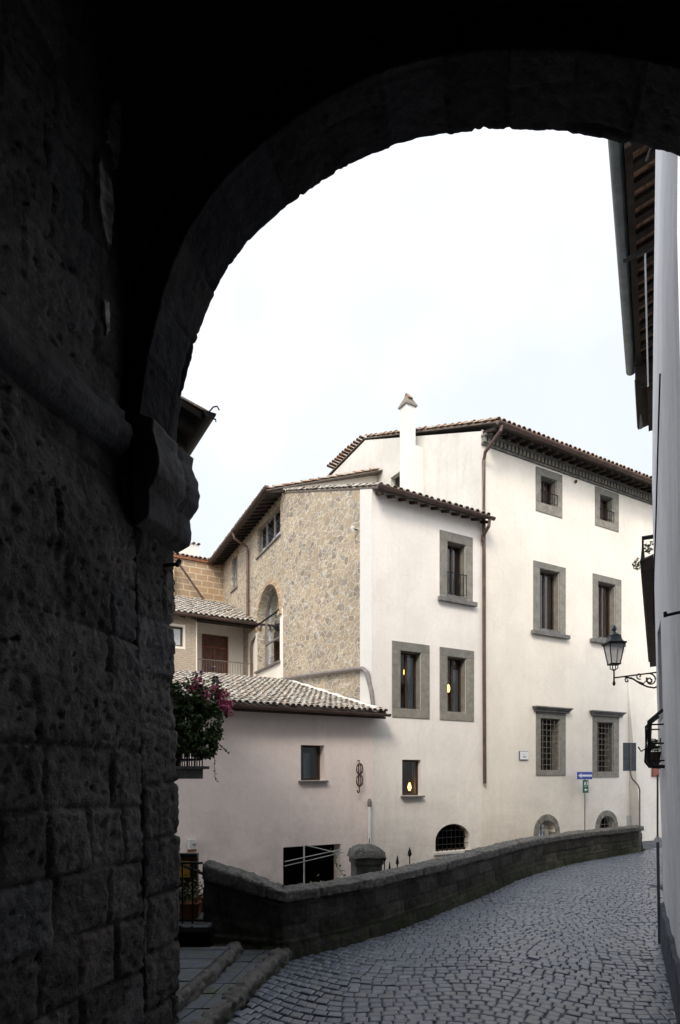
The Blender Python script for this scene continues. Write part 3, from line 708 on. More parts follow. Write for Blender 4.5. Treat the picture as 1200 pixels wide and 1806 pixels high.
# camera-side face of the ring, between ring and inner vault
m = MB(); A2 = [PR[i] for i in range(0, len(PR), 10)]; n = len(A2)
def near(pl, f): return pl[int(f*(len(pl)-1))]
def offp(i):
    tg = (A2[min(i+1, n-1)]-A2[max(i-1, 0)]).normalized(); return A2[i] + Vector((-tg.y, tg.x, 0))*.28
Q = [offp(i) for i in range(n)]
for i in range(n-1):
    def rad(p):
        c = Vector((2.3, 3.5, 0)); v = (p-c); k = max(abs(v.x)/3.2, abs(v.y)/6.9, 1e-3); return c+v/k
    m.quad(*[tuple(AX*p.x + Vector((0,0,p.y)) + AD*-.555) for p in (Q[i], Q[i+1], rad(Q[i+1]), rad(Q[i]))])
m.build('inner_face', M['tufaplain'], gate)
# added unseen shell, closed at the back, keeping daylight out of the passage
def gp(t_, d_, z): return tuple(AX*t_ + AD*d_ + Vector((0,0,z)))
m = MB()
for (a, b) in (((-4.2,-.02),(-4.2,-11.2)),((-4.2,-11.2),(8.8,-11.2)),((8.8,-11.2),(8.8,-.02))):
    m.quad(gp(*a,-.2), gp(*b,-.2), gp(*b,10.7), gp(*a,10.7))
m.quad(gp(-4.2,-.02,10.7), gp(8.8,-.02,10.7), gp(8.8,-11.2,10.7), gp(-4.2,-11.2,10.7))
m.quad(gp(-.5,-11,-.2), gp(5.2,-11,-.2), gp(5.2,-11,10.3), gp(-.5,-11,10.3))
m.build('daylight_shell', M['tufaplain'], gate)
# impost on the outer pier and string course on the passage wall
imp = dens([(-.02,4.27),(.10,4.33),(.115,4.38),(.11,4.55),(.14,4.58),(.19,4.66),(.20,4.76),(.175,4.88),(.145,4.97),(.13,5.0),(.135,5.10),(.0,5.15),(-.04,5.15)], .018)
def moulding(prof_, d0, d1, off, name, ends=True, seed=4):
    m = MB(); ds = lin(d0, d1, max(4, int((d1-d0)/.03))); n = len(prof_)
    rows = [(off+0, d) for d in ds]
    for i, (o_, d) in enumerate(rows):
        for k, (pr_, z) in enumerate(prof_):
            w = AX*(o_+pr_) + AD*d + Vector((0,0,z)); s = (d+20)/.62; fj = min(s-math.floor(s), math.floor(s)+1-s)*.62
            w = w + AX*(.016*noise.fractal(w*4, 1, 2, 3) + .008*noise.fractal(w*15, 1, 2, 3) - (.018*(1-fj/.02) if fj < .02 else 0))
            m.v.append(tuple(w))
    for i in range(len(rows)-1):
        for k in range(n-1): m.f.append((i*n+k, i*n+k+1, (i+1)*n+k+1, (i+1)*n+k))
    m.f.append(tuple(range(n))); m.f.append(tuple((len(rows)-1)*n+k for k in range(n))[::-1])
    m.build(name, M['tufaplain'], gate, smooth=True)
moulding(imp, -.60, .06, -.02, 'impost')
moulding(dens([(-.02,4.78),(.05,4.80),(.12,4.86),(.15,4.95),(.13,5.03),(.08,5.06),(.085,5.14),(-.02,5.17)], .02), -9, -.66, -.17, 'string_course')
# patches of old lime plaster on the passage wall
def patch(d_, z, pts, name='plaster_patch'):
    m = MB(); n = len(pts); rr = random.Random(int(z*10))
    out = []
    for i in range(n):
        a, b = Vector((*pts[i], 0)), Vector((*pts[(i+1) % n], 0))
        for k in range(5): p = a.lerp(b, k/5); out.append((p.x+rr.uniform(-.012,.012), p.y+rr.uniform(-.02,.02)))
    m.prism([gp(-.18, d_+a, z+b) for a, b in out], tuple(AX*.045)); m.build(name, M['remnant'], gate)
patch(-.80, 7.05, [(.04,.42),(.13,.55),(.17,.50),(.16,.25),(.12,.0),(.07,-.05),(.05,.15),(.0,.1)])
patch(-.92, 6.45, [(.03,.52),(.06,.40),(.16,.45),(.20,.25),(.17,-.02),(.12,-.12),(.06,.02),(.02,.2)])
patch(-.84, 5.75, [(0,.14),(.05,.17),(.06,-.05),(.02,-.10)])

t = thing('flag_bracket', 'short black iron bracket sticking out of the dark pier below the impost', 'bracket', gp(.0, -.12, 4.1) if False else tuple(Vector(gp(-.05,-.15,4.12))+AO), 0)
MB().tube([(-.08,0,-.03),(.13,.02,.0)], .016, 6).build('arm', M['iron'], t); MB().tube([(.11,.0,-.02),(.13,.03,.03)], .022, 6).build('socket', M['iron'], t)

# ------------------------------------------------------------------ white corner house (facade y=0, x 0..3.85)
XA = 3.85
A = thing_f('white_corner_house', 'white plastered corner house with a rubble stone side wall and tiled roof', 'house', 0, 0, 0)
holesA = [(2.54,3.22,7.42,8.95),(.90,1.60,4.09,5.67),(2.54,3.24,4.09,5.67),(.97,1.60,1.72,2.70),(2.12,3.40,.10,.88,.42)]
m = MB(); wall_mb(m, 0, XA, -1.9, 9.88, holesA); m.build('wall', M['white'], A)
window(A, 2.54,3.22,7.42,8.95, (.27,.27,.27,.1), .36, [(.55,.9,0,1,'brownwood','shutter',.12),(.05,.35,0,1,'curtain','curtain',.5)], railing=True, label='tall stone framed window with a black iron rail, highest on the facade')
window(A, .90,1.60,4.09,5.67, (.27,.30,.24,.24), None, [(.60,.92,.04,.93,'curtain','curtain',.0)], roommat='warmroom', label='stone framed window with a lit lamp high behind it, left of the pair')
window(A, 2.54,3.24,4.09,5.67, (.27,.30,.24,.24), None, [(.56,.90,.04,.80,'curtain','curtain',.0)], roommat='warmroom', label='stone framed window with a lit lamp low behind it, right of the pair')
window(A, .97,1.60,1.72,2.70, None, .06, [(.86,.93,0,1,'curtain','curtain',.1)], roommat='warmroom', depth=.17, label='small unframed window with an orange lamp in its corner')
def arch_window(house, a, b, c, d, zs, ring=None, label=None, grid=(7,3)):
    ar = arcpts(a, b, zs, 12, d-zs)
    w = None
    if ring:
        m = MB(); R_ = ring; cx = (a+b)/2
        ro = arcpts(a-R_, b+R_, zs, 12, d-zs+R_)
        rnd = random.Random(9)
        for i in range(len(ar)-1):
            g = .004; pts = [ar[i], ar[i+1], ro[i+1], ro[i]]; cxm = sum(p[0] for p in pts)/4; czm = sum(p[1] for p in pts)/4
            pr_ = rnd.uniform(.02, .035)
            m.prism([(p[0]+(cxm-p[0])*.03, -pr_, p[1]+(czm-p[1])*.03) for p in pts], (0, .28, 0))
        m.box((a-R_, -.03, c), (a, .25, zs-.003)); m.box((b, -.03, c), (b+R_, .25, zs-.003))
        w = m.build('window', M['greystone'], house, label, bevel=.006)
    else:
        m = MB()
        inn = arcpts(a+.05, b-.05, zs, 12, d-zs-.05)
        for i in range(len(ar)-1): m.prism([(p[0], .2, p[1]) for p in (ar[i], ar[i+1], inn[i+1], inn[i])], (0,.05,0))
        m.box((a, .2, c), (b, .25, c+.05)); w = m.build('window', M['wood'], house, label)
    m = MB()
    for i in range(1, grid[0]+1):
        x = a+(b-a)*i/(grid[0]+1); zt = zs+(d-zs)*math.sqrt(max(0, 1-((x-(a+b)/2)/((b-a)/2))**2)); m.tube([(x,.08,c),(x,.08,zt)], .012, 5)
    for j in range(1, grid[1]+1):
        z = c+(d-c)*j/(grid[1]+1); hw = (b-a)/2*math.sqrt(max(0, 1-((z-zs)/(d-zs))**2)) if z > zs else (b-a)/2
        m.tube([((a+b)/2-hw,.09,z),((a+b)/2+hw,.09,z)], .012, 5)
    m.build('grille', M['rust_grey'] if ring else M['iron'], w)
    MB().quad((a,.24,c),(b,.24,c),(b,.24,d),(a,.24,d)).build('pane', M['glass_darkened'], w)
    room(w, a, b, c, d, .31, 1.4, M['dark'])
    return w
arch_window(A, 2.12,3.40,.10,.88,.42, None, 'wide low arched basement window just above the parapet')
MB().box((2.05,-.05,.03),(3.47,.2,.098)).build('window_sill', M['quoin'], A)
# side wall (x = 0 plane) and the long wing behind it, turned five degrees
def sidequad(pts): return [(0, y, z) for y, z in pts]
m = MB(); m.add([(0,.62,-1.9),(0,5.57,-1.9),(0,5.57,12.0),(0,.62,10.1)], [(0,1,2,3)]); m.build('stone_side_wall', M['rubble'], A)
m = MB(); m.add([(-.012,0,-1.9),(-.012,.60,-1.9),(-.012,.60,10.1),(-.012,0,9.88)], [(0,1,2,3)]); m.add([(0,0,-1.9),(-.012,0,-1.9),(-.012,0,9.88),(0,0,9.88)], [(0,1,2,3)]); m.add([(0,.6,-1.9),(-.012,.6,-1.9),(-.012,.6,10.1),(0,.6,10.1)], [(0,1,2,3)]); m.build('corner_strip', M['quoin'], A)
CA = R(5)
def ct(x, y, z): # wing frame: x along the wing wall (towards the back), y into the building
    return (math.sin(CA)*x + math.cos(CA)*y, 5.57 + math.cos(CA)*x - math.sin(CA)*y, z)
m = MB(); holesC = [(.35,2.9,6.25,9.2,7.95),(.30,2.9,10.62,11.72),(5.7,6.6,10.3,11.72)]
wall_mb(m, 0, 10.5, -1.9, 11.98, holesC, .45, ct); m.build('wing_wall', M['rubble'], A)
# white plaster around the foot of the tall arch (3 mm proud)
m = MB()
def ctq(m, a, b, c, d, y=-.006, th=.005):
    m.add([ct(a,y,c),ct(b,y,c),ct(b,y,d),ct(a,y,d),ct(a,y+th,c),ct(b,y+th,c),ct(b,y+th,d),ct(a,y+th,d)], [(0,1,2,3),(4,5,6,7),(0,1,5,4),(1,2,6,5),(2,3,7,6),(3,0,4,7)])
ctq(m, .02,.33,5.0,8.0); ctq(m, .331,2.92,5.0,6.2); ctq(m, 2.921,4.1,5.0,7.95); m.build('plaster_band', M['cream'], A)
wA = MB(); ar = arcpts(.35,2.9,7.95,14,1.25); inn = arcpts(.47,2.78,7.95,14,1.13)
for i in range(14): wA.prism([ct(p[0],.3,p[1]) for p in (ar[i],ar[i+1],inn[i+1],inn[i])], Vector(ct(0,.06,0))-Vector(ct(0,0,0)))
def cbox(m, x0, x1, y0, y1, z0, z1):
    m.add([ct(x,y,z) for z in (z0,z1) for x,y in ((x0,y0),(x1,y0),(x1,y1),(x0,y1))], [(0,3,2,1),(4,5,6,7),(0,1,5,4),(1,2,6,5),(2,3,7,6),(3,0,4,7)])
cbox(wA, .36,.46,.3,.36,6.25,7.95); cbox(wA, 2.79,2.89,.3,.36,6.25,7.95); cbox(wA, .46,2.79,.3,.36,7.25,7.31)
wA = wA.build('arched_window', M['pipe_grey'], A, label='tall round arched window with a plastered reveal on the stone wing')
m = MB(); m.add([ct(x,.33,z) for x, z in [(.4,6.25)]+[(max(.4,min(2.85,x)),z-.02) for x, z in ar]+[(2.85,6.25)]], [tuple(range(17))]); m.build('pane', M['glass_bright'], wA)
m = MB(); cbox(m, .36,2.89,.55,1.6,6.2,9.2); m.build('interior', M['curtain'], wA)
m = MB(); cbox(m, .9,2.2,.5,.54,6.25,7.2); m.build('dark_furniture', M['dark'], wA)
m = MB(); cbox(m, .25,3.0,-.10,.30,6.17,6.24); m.build('window_sill', M['pipe_grey'], wA)
m = MB(); m.tube([ct(.35,-.03,8.0),ct(2.9,-.03,8.0)], .035, 6); m.build('tie_rod', M['iron'], wA)
m = MB(); ro = arcpts(.35-.16,2.9+.16,7.95,20,1.25+.16); ri = arcpts(.345,2.905,7.95,20,1.255)
for i in range(20): m.prism([ct(p[0],-.03,p[1]) for p in (ri[i],ri[i+1],ro[i+1],ro[i])], Vector(ct(0,.05,0))-Vector(ct(0,0,0)))
cbox(m, .10,.36,-.08,.1,7.82,7.94); cbox(m, 2.9,3.15,-.06,.1,7.82,7.94); m.build('arch_trim', M['ashlar'], wA)
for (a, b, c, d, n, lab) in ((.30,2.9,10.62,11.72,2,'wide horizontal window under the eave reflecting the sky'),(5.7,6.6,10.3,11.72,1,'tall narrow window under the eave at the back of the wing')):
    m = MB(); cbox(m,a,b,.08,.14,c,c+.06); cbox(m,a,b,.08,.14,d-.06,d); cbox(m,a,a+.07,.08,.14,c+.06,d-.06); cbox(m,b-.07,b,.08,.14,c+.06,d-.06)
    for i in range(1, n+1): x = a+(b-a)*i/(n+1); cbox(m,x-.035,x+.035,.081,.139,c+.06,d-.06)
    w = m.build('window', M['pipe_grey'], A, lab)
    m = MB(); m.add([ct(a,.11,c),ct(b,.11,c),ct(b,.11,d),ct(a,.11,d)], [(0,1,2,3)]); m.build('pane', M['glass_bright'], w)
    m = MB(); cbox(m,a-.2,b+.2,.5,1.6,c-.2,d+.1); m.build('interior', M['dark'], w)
    m = MB(); cbox(m,a+.05,b-.05,.115,.13,c+.05,c+(d-c)*.66); m.build('sky_reflection_panel', M['whitepaint'], w)  # pale panel standing in for the sky's reflection in the lower pane
    m = MB(); cbox(m,a-.08,b+.08,-.06,.079,c-.06,c-.004); m.build('window_sill', M['pipe_grey'], w)
# white end gable of the wing above the corner house roof
m = MB(); m.add([(0,5.58,11.2),(XA,5.58,11.2),(XA,5.58,13.47),(0,5.58,12.09)], [(0,1,2,3)]); m.build('wing_gable', M['cream'], A)
# roofs
sl = .37; ul = math.hypot(1, sl)
m = MB(); m.prism([(-.02,-.30,9.80),(-.02,5.57,9.80+sl*5.87),(-.02,5.57,9.75+sl*5.87),(-.02,-.30,9.75)], (XA+.03+.02,0,0)); rf = m.build('roof', M['channel'], A)
tiles(rf, (-.06,-.34,9.815), (1,0,0), XA+.08, (0,1,sl), 5.9*ul, 'tile')
m = MB()
for i in range(11): x = .1+i*.37; m.prism([(x,-.28,9.62),(x,0,9.72),(x,0,9.80),(x,-.28,9.70)], (.08,0,0))
m.build('rafters', M['wood'], rf)
m = MB(); m.prism([(-.62,-.1,11.90),(XA,-.1,11.90+.36*(XA+.62)),(XA,-.1,11.80+.36*(XA+.62)),(-.62,-.1,11.80)], (.0,.0,0)) if False else None
def wing(x, y, z): p = ct(y, x, z); return p        # x out of wall negative, y along
m = MB(); poly_ = [wing(-.62, -.05, 11.86), wing(XA, -.05, 11.86+.36*(XA+.62)), wing(XA, -.05, 11.90+.36*(XA+.62)), wing(-.62, -.05, 11.90)]
m.prism(poly_, Vector(wing(0, 10.9, 0))-Vector(wing(0, 0, 0))); wr = m.build('roof', M['channel'], A)
eu = (Vector(wing(1,0,.36))-Vector(wing(0,0,0))); ev = (Vector(wing(0,1,0))-Vector(wing(0,0,0)))
tiles(wr, wing(-.66,-.08,11.92), ev, 10.9, eu, 4.7, 'tile_red')
m = MB()
for i in range(30):
    y = -.2+i*.36; q = [wing(-.58,y,11.72),wing(-.02,y,11.88),wing(-.02,y,11.96),wing(-.58,y,11.80)]; m.prism(q, Vector(wing(0,.08,0))-Vector(wing(0,0,0)))
m.build('rafters', M['rafter'], wr)
def gutter(parent, a, b, r, mat, name='gutter'):
    a = Vector(a); b = Vector(b); d = (b-a).normalized(); s = d.cross(Vector((0,0,1))).normalized(); m = MB(); n = 8
    for rr in (r, r*.86):
        k = len(m.v)
        for p in (a, b):
            for i in range(n+1):
                an = math.pi*i/n; m.v.append(tuple(p + s*rr*math.cos(an) - Vector((0,0,1))*rr*math.sin(an)))
        for i in range(n): m.f.append((k+i, k+i+1, k+n+2+i, k+n+1+i))
    for e in (0, n+1): m.f.append(tuple(e+i for i in range(n+1)))
    return m.build(name, M[mat], parent, smooth=False)
gutter(A, (-.1,-.40,9.80), (XA+.12,-.40,9.76), .075, 'gutter')
gutter(A, wing(-.70,-.35,11.90), wing(-.70,10.6,11.86), .07, 'gutter')
MB().tube([(3.80,-.40,9.70),(3.78,-.38,9.5),(3.80,-.12,9.3),(3.80,-.09,9.15)], .05, 8).build('downpipe', M['gutter'], A)
MB().tube([wing(-.70,3.9,11.84),wing(-.62,3.9,11.6),wing(-.12,3.9,11.35),wing(-.09,3.9,11.2),wing(-.09,3.9,8.6)], .055, 8).build('downpipe', M['gutter'], A)
MB().tube([(-.12,5.4,5.52),(-.10,3.0,5.36),(-.10,.45,5.16),(-.10,.30,5.13),(-.09,.12,5.0),(-.07,-.06,4.5),(-.06,-.12,4.15),(.0,-.16,3.98),(.2,-.35,3.95)], .06, 8).build('waste_pipe', M['pipe_grey'], A)
# chimney with brick and tile cap
ch = MB().box((3.2,2.86,10.7),(3.58,3.22,14.55)).box((3.3,2.75,10.7),(3.84,3.35,13.2)).build('chimney', M['quoin'], A, label='slim white chimney with a small tiled hood')
MB().box((3.15,2.81,14.551),(3.63,3.27,14.60)).build('cap_slab', M['pipe_grey'], ch)
m = MB(); m.add([(3.16,2.82,14.611),(3.62,2.82,14.611),(3.62,3.26,14.611),(3.16,3.26,14.611),(3.34,3.0,14.97),(3.44,3.0,14.97),(3.44,3.08,14.97),(3.34,3.08,14.97)], [(0,1,5,4),(2,3,7,6),(4,5,6,7),(0,4,7,3),(1,2,6,5)]); m.build('cap', M['channel_lt'], ch)
m = MB(); m.prism([(3.31,2.86,14.78),(3.31,3.04,15.0),(3.31,3.04,15.03),(3.31,2.83,14.79)], (.16,0,0)); m.prism([(3.31,3.045,15.03),(3.31,3.22,14.80),(3.31,3.20,14.78),(3.31,3.045,15.0)], (.16,0,0)); m.build('cap_tiles', M['tile_red'], ch)
t = thing_f('security_lamp', 'small grey globe lamp high on the rubble wall beside the white corner strip', 'lamp', -.02, .72, 9.0)
MB().tube([(0,0,0),(-.12,0,.03)], .018, 6).build('arm', M['iron'], t); MB().lathe([(.0,-.09),(.05,-.07),(.07,0),(.05,.06),(.0,.08)], (-.15,0,.02), 10).build('globe', M['lampglass'], t, smooth=True)

# ------------------------------------------------------------------ tall white palazzo (x 3.85..15)
B = thing_f('tall_palazzo', 'tall cream palazzo with grey stone windows and a dentilled cornice under dark eaves', 'building', XA, 0, 0)
def bx_(x): return x-XA
hB = [(6.33,7.05,10.88,11.73),(9.17,9.86,10.93,11.78),(6.28,7.17,6.90,8.80),(9.07,9.98,6.94,8.83),(6.32,7.20,2.42,4.08),(9.03,9.87,2.38,4.07),(6.22,7.00,.0,.84,.45),(9.15,9.93,.0,.88,.5)]
hB = [(bx_(h[0]), bx_(h[1]), *h[2:]) for h in hB]
m = MB(); wall_mb(m, 0, 11, -1.9, 12.5, hB); m.build('wall', M['cream'], B)
window(B, *hB[0], (.22,.26,.24,.30), None, [(.5,.9,0,1,'brownwood','shutter',.05),(.08,.3,0,1,'curtain','shutter',.05)], railing=True, label='small square attic window with stone surround, left of two')
window(B, *hB[1], (.24,.30,.22,.24), None, [(.5,.9,0,1,'brownwood','shutter',.05),(.08,.3,0,1,'curtain','shutter',.05)], railing=True, label='small square attic window with stone surround, right of two')
window(B, *hB[2], (.28,.30,.20,.1), .40, [(.45,.95,0,1,'brownwood','shutter',.02),(.04,.3,.02,.98,'curtain','shutter',.02)], label='tall stone framed window with brown and pale shutters, left of two')
window(B, *hB[3], (.26,.32,.22,.1), .42, [(.40,.9,0,1,'brownwood','shutter',.02),(.04,.22,.02,.98,'curtain','shutter',.02)], label='tall stone framed window with brown and pale shutters behind the street lamp')
window(B, *hB[4], (.20,.27,.19,.16), None, (), (4,8), cornice=True, label='grilled ground floor window under a stone cornice, left of two', depth=.36)
window(B, *hB[5], (.22,.30,.20,.18), None, (), (4,8), cornice=True, label='grilled ground floor window under a stone cornice, right of two', depth=.36)
arch_window(B, *hB[6], .2, 'arched basement vent ringed in dark stone, left of two', (3,2)); arch_window(B, *hB[7], .2, 'arched basement vent ringed in dark stone, right of two', (3,2))
# gable side wall with a small attic window
m = MB(); gz = [(0,12.45),(6.4,15.15),(9.2,14.9),(13,13.4)]
gw = (4.05,4.7,12.25,13.0)
m.add([(0,0,9.5),(0,gw[0],9.5),(0,gw[0],12.45+2.7*gw[0]/6.4),(0,0,12.45)], [(0,1,2,3)])
m.add([(0,gw[1],9.5),(0,13,9.5),(0,13,13.4),(0,9.2,14.9),(0,6.4,15.15),(0,gw[1],12.45+2.7*gw[1]/6.4)], [(0,1,2,3,4,5)])
m.add([(0,gw[0],9.5),(0,gw[1],9.5),(0,gw[1],gw[2]),(0,gw[0],gw[2])], [(0,1,2,3)])
m.add([(0,gw[0],gw[3]),(0,gw[1],gw[3]),(0,gw[1],12.45+2.7*gw[1]/6.4),(0,gw[0],12.45+2.7*gw[0]/6.4)], [(0,1,2,3)])
for p, q in (((gw[0],gw[2]),(gw[0],gw[3])),((gw[0],gw[3]),(gw[1],gw[3])),((gw[1],gw[3]),(gw[1],gw[2])),((gw[1],gw[2]),(gw[0],gw[2]))):
    m.quad((0,*p),(0,*q),(.3,*q),(.3,*p))
m.add([(0,0,-1.9),(0,13,-1.9),(0,13,9.5),(0,0,9.5)], [(0,1,2,3)])
m.build('gable_wall', M['gable'], B)
MB().box((.2,gw[0],gw[2]),(.26,gw[1],gw[3])).build('window', M['dark'], B, label='small dark window beside the chimney')
MB().add([(0,13,-1.9),(11,13,-1.9),(11,13,12.5),(0,13,12.5)], [(0,1,2,3)]).add([(11,0,-1.9),(11,13,-1.9),(11,13,13),(11,6.4,15.15),(11,0,12.4)], [(0,1,2,3,4)]).build('rear_wall', M['gable'], B)
slB = .40; uB = math.hypot(1, slB)
m = MB(); m.prism([(-.02,-.62,12.39),(-.02,6.45,12.39+slB*7.07),(-.02,6.45,12.43+slB*7.07),(-.02,-.62,12.43)], (11.1,0,0)); m.prism([(-.02,6.45,12.39+slB*7.07),(-.02,9.25,15.0),(-.02,13.3,13.3),(-.02,13.3,13.42),(-.02,9.25,15.05),(-.02,6.45,12.43+slB*7.07)], (11.1,0,0)); rb_ = m.build('roof', M['channel'], B)
tiles(rb_, (-.09,-.66,12.45), (1,0,0), 11.1, (0,1,slB), 7.1*uB, 'tile_red')
tiles(rb_, (-.14,6.45,15.27), (0,1,0), 2.8, (1,0,-.03), .5, 'tile_red', 'verge_tiles', clip=None)
m = MB()
for i in range(30): x = .02+i*.37; m.prism([(x,-.56,12.22),(x,-.04,12.36),(x,-.04,12.44),(x,-.56,12.32)], (.09,0,0))
m.build('rafters', M['rafter'], rb_)
m = MB(); m.box((-.02,-.06,12.04),(11,-.002,12.10)).box((-.02,-.18,12.26),(11,-.002,12.32))
m.build('cornice', M['greystone_dark'], B)
m = MB()
for i in range(68): x = .0+i*.16; m.box((x,-.13,12.10),(x+.085,-.002,12.259))
m.build('cornice_dentils', M['greystone'], B)
gutter(B, (-.05,-.72,12.38), (11,-.72,12.36), .085, 'gutter')
MB().tube([(.10,-.72,12.30),(.08,-.70,12.15),(-.02,-.18,11.75),(.02,-.08,11.55),(.02,-.08,9.6),(.03,-.08,5),(.05,-.08,2.03)], .052, 8).build('downpipe', M['gutter'], B)
m = MB(); m.add([(6.80,-.004,5.7),(6.92,-.004,5.7),(7.72,-.42,-.05),(7.02,-.42,-.05),(7.72,-.004,-.05),(7.02,-.004,-.05)], [(0,1,2,3),(1,4,2),(0,3,5)]); m.build('buttress', M['cream'], B)
MB().box((6.77,-.02,.2),(7.17,-.001,.86)).build('meter_door', M['meter'], B, label='grey metal utility door low on the wall')
MB().lathe([(.035,0),(.045,.03),(.04,.08)], (4.08,-.05,11.86), 8).build('vent', M['wood'], B)

# ------------------------------------------------------------------ pink low house (x -9..0)
P = thing_f('pink_low_house', 'low pale pink plastered house with a lichened tile roof and a dark garage opening', 'house', 0, 0, 0)
hP = [(-2.12,-1.46,2.15,3.03),(-2.60,-.98,-1.8,.52)]
m = MB(); wall_mb(m, -9.5, -.001, -1.9, 3.86, hP, .35, lambda x,y,z: (x, y-.02, z)); m.quad((-.001,-.02,-1.9),(0,0,-1.9),(0,0,3.86),(-.001,-.02,3.86)); m.quad((-9.5,0,-1.9),(-9.5,8,-1.9),(-9.5,8,4),(-9.5,0,4)); m.build('wall', M['pink'], P)
window(P, *hP[0], None, .07, [(.55,.85,0,.8,'curtain','curtain',.3)], label='small square dark window with thin stone sill')
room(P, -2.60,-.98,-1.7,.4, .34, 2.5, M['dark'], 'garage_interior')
spx = .27; uP = math.hypot(1, spx)
m = MB(); m.prism([(-9.6,-.40,3.90),(-9.6,5.2,3.90+spx*5.6),(-9.6,5.2,3.80+spx*5.6),(-9.6,-.40,3.80)], (9.58,0,0)); m.prism([(-9.6,5.2,3.90+spx*5.6),(-9.6,8.9,4.4),(-9.6,8.9,4.3),(-9.6,5.2,3.8+spx*5.6)], (9.58,0,0)); rp = m.build('roof', M['channel'], P)
MB().prism([(-.02,-.40,3.90),(-.02,-.005,3.90+spx*.395),(-.02,-.005,3.80+spx*.395),(-.02,-.40,3.80)], (.20,0,0)).build('roof_end', M['channel'], rp)
tiles(rp, (-9.6,-.45,3.92), (1,0,0), 9.78, (0,1,spx), 5.75*uP, 'tile', w=.165, r=.072, tl=.30, clip=lambda x, y: x < 9.52 or y < .5)
m = MB(); hp = [(-.08,-.35+i*.25,3.97+spx*(i*.25+.05)) for i in range(22)]; m.tube([(x+.02*math.sin(i*2.3),y,z+.015*math.sin(i*1.7)) for i,(x,y,z) in enumerate(hp)], .075, 6); m.build('verge_mortar', M['quoin'], rp)
gutter(P, (-9.6,-.50,3.88), (.22,-.50,3.86), .07, 'gutter')
MB().prism([(-9.5,-.40,3.74),(-9.5,-.04,3.84),(-9.5,-.04,3.87),(-9.5,-.40,3.79)], (9.66,0,0)).build('soffit', M['wood'], rp)

# wall fittings on the pink house
t = thing_f('wall_ornament', 'rusty forged iron chain ornament hanging on the pink wall', 'ornament', -.48, -.08, 1.84)
for (z, h_) in ((.60,.14),(.30,.15)):
    for an in (0, 1.57):
        pts = [(math.cos(an)*.095*math.sin(a), math.sin(an)*.06*math.sin(a)-.06, z+h_*math.cos(a)) for a in [6.2832*i/16 for i in range(17)]]
        MB().tube(pts, .017, 5, False).build('ring', M['rust'], t, smooth=True)
MB().tube([(0,-.04,.16),(0,-.04,0),(-.05,-.07,-.02),(-.09,-.07,.05)], .018, 6).tube([(0,-.04,.76),(0,-.04,.82),(0,.05,.82)], .014, 6).build('hook', M['rust'], t)
t = thing_f('vent_pipe', 'white pipe with a small caged lamp on top, running down the seam of the walls', 'pipe', -.15, -.10, .45)
MB().tube([(0,0,-2),(0,0,1.0)], .045, 8).build('pipe', M['whitepaint'], t); MB().lathe([(.035,1.0),(.06,1.03),(.06,1.13),(.04,1.2),(.01,1.22)], (0,0,0), 8).build('lamp', M['pipe_grey'], t)
t = thing_f('alarm_box', 'small white alarm box with a brown base on the pink wall near the pier', 'alarm box', -4.87, -.06, .57)
MB().box((-.09,-.08,.05),(.09,.03,.28)).build('housing', M['whitepaint'], t, bevel=.01); MB().box((-.09,-.06,.0),(.09,.03,.048)).build('base', M['terracotta'], t)
MB().lathe([(.05,0),(.045,.012),(.0,.013)], (0,0,0), 10).build('siren', M['pipe_grey'], t).location = (.03,-.08,.17)
LAMPS = []
for nm, lab, x, z, mt in (('lit_lamp','glowing amber lamp hanging inside the left window of the stone framed pair',1.47,5.16,0),('lit_lamp','glowing amber lamp low inside the right window of the stone framed pair',3.05,4.80,0),('lit_lamp','glowing amber lantern in the corner of the small lower window',1.55,1.90,0)):
    t = thing_f(nm, lab, 'lamp', x, .55 if z > 3 else .45, z, 'lit lamps behind the windows')
    MB().lathe([(.02,-.07),(.052,.02),(.042,.10),(.012,.17)], (0,0,0), 8).build('shade', M['lampglow'], t, smooth=True)
    MB().tube([(0,0,.17),(0,0,.27)], .012, 5).lathe([(.035,-.08),(.03,-.06)], (0,0,0), 8).build('fitting', M['iron'], t)

# ------------------------------------------------------------------ loggia house and far stone house behind the pink roof
E_ = thing_f('loggia_house', 'small stone house with a plastered loggia and railing under a lichened tile roof', 'house', 0, 8.97, 0)
m = MB(); wall_mb(m, -7, -1.97, 3.0, 8.2, [(-2.95,-2.50,7.02,7.72)], .2); m.quad((-1.97,0,3.0),(-1.97,1.4,3.0),(-1.97,1.4,8.2),(-1.97,0,8.2)); m.build('wall', M['brick'], E_)
MB().box((-2.0,-.01,3),(-1.955,.0,8.1)).box((-3.05,-.012,6.92),(-2.40,-.002,7.0)).box((-3.05,-.012,7.74),(-2.40,-.002,7.82)).box((-2.48,-.012,7.0),(-2.40,-.002,7.74)).build('plaster_trim', M['cream'], E_)
MB().box((-7,-.02,5.55),(-1.96,-.001,6.0)).build('plaster_base', M['quoin'], E_)
w = MB().box((-2.95,.1,7.02),(-2.90,.15,7.72)).box((-2.55,.1,7.02),(-2.50,.15,7.72)).box((-2.90,.1,7.02),(-2.55,.15,7.07)).box((-2.90,.1,7.67),(-2.55,.15,7.72)).build('window', M['wood'], E_)
MB().box((-2.9,.13,7.07),(-2.55,.14,7.67)).build('pane', M['curtain'], w)
hd = [(-1.30,-.26,5.9,7.86)]
m = MB(); wall_mb(m, -1.97, 1.0, 5.6, 8.6, hd, .15, lambda x,y,z: (x, y+1.4, z)); m.quad((-1.97,0,5.9),(.9,0,5.9),(.9,1.4,5.9),(-1.97,1.4,5.9)); m.quad((-1.97,-.01,3),(.9,-.01,3),(.9,-.01,5.9),(-1.97,-.01,5.9)); m.build('loggia_wall', M['cream'], E_)
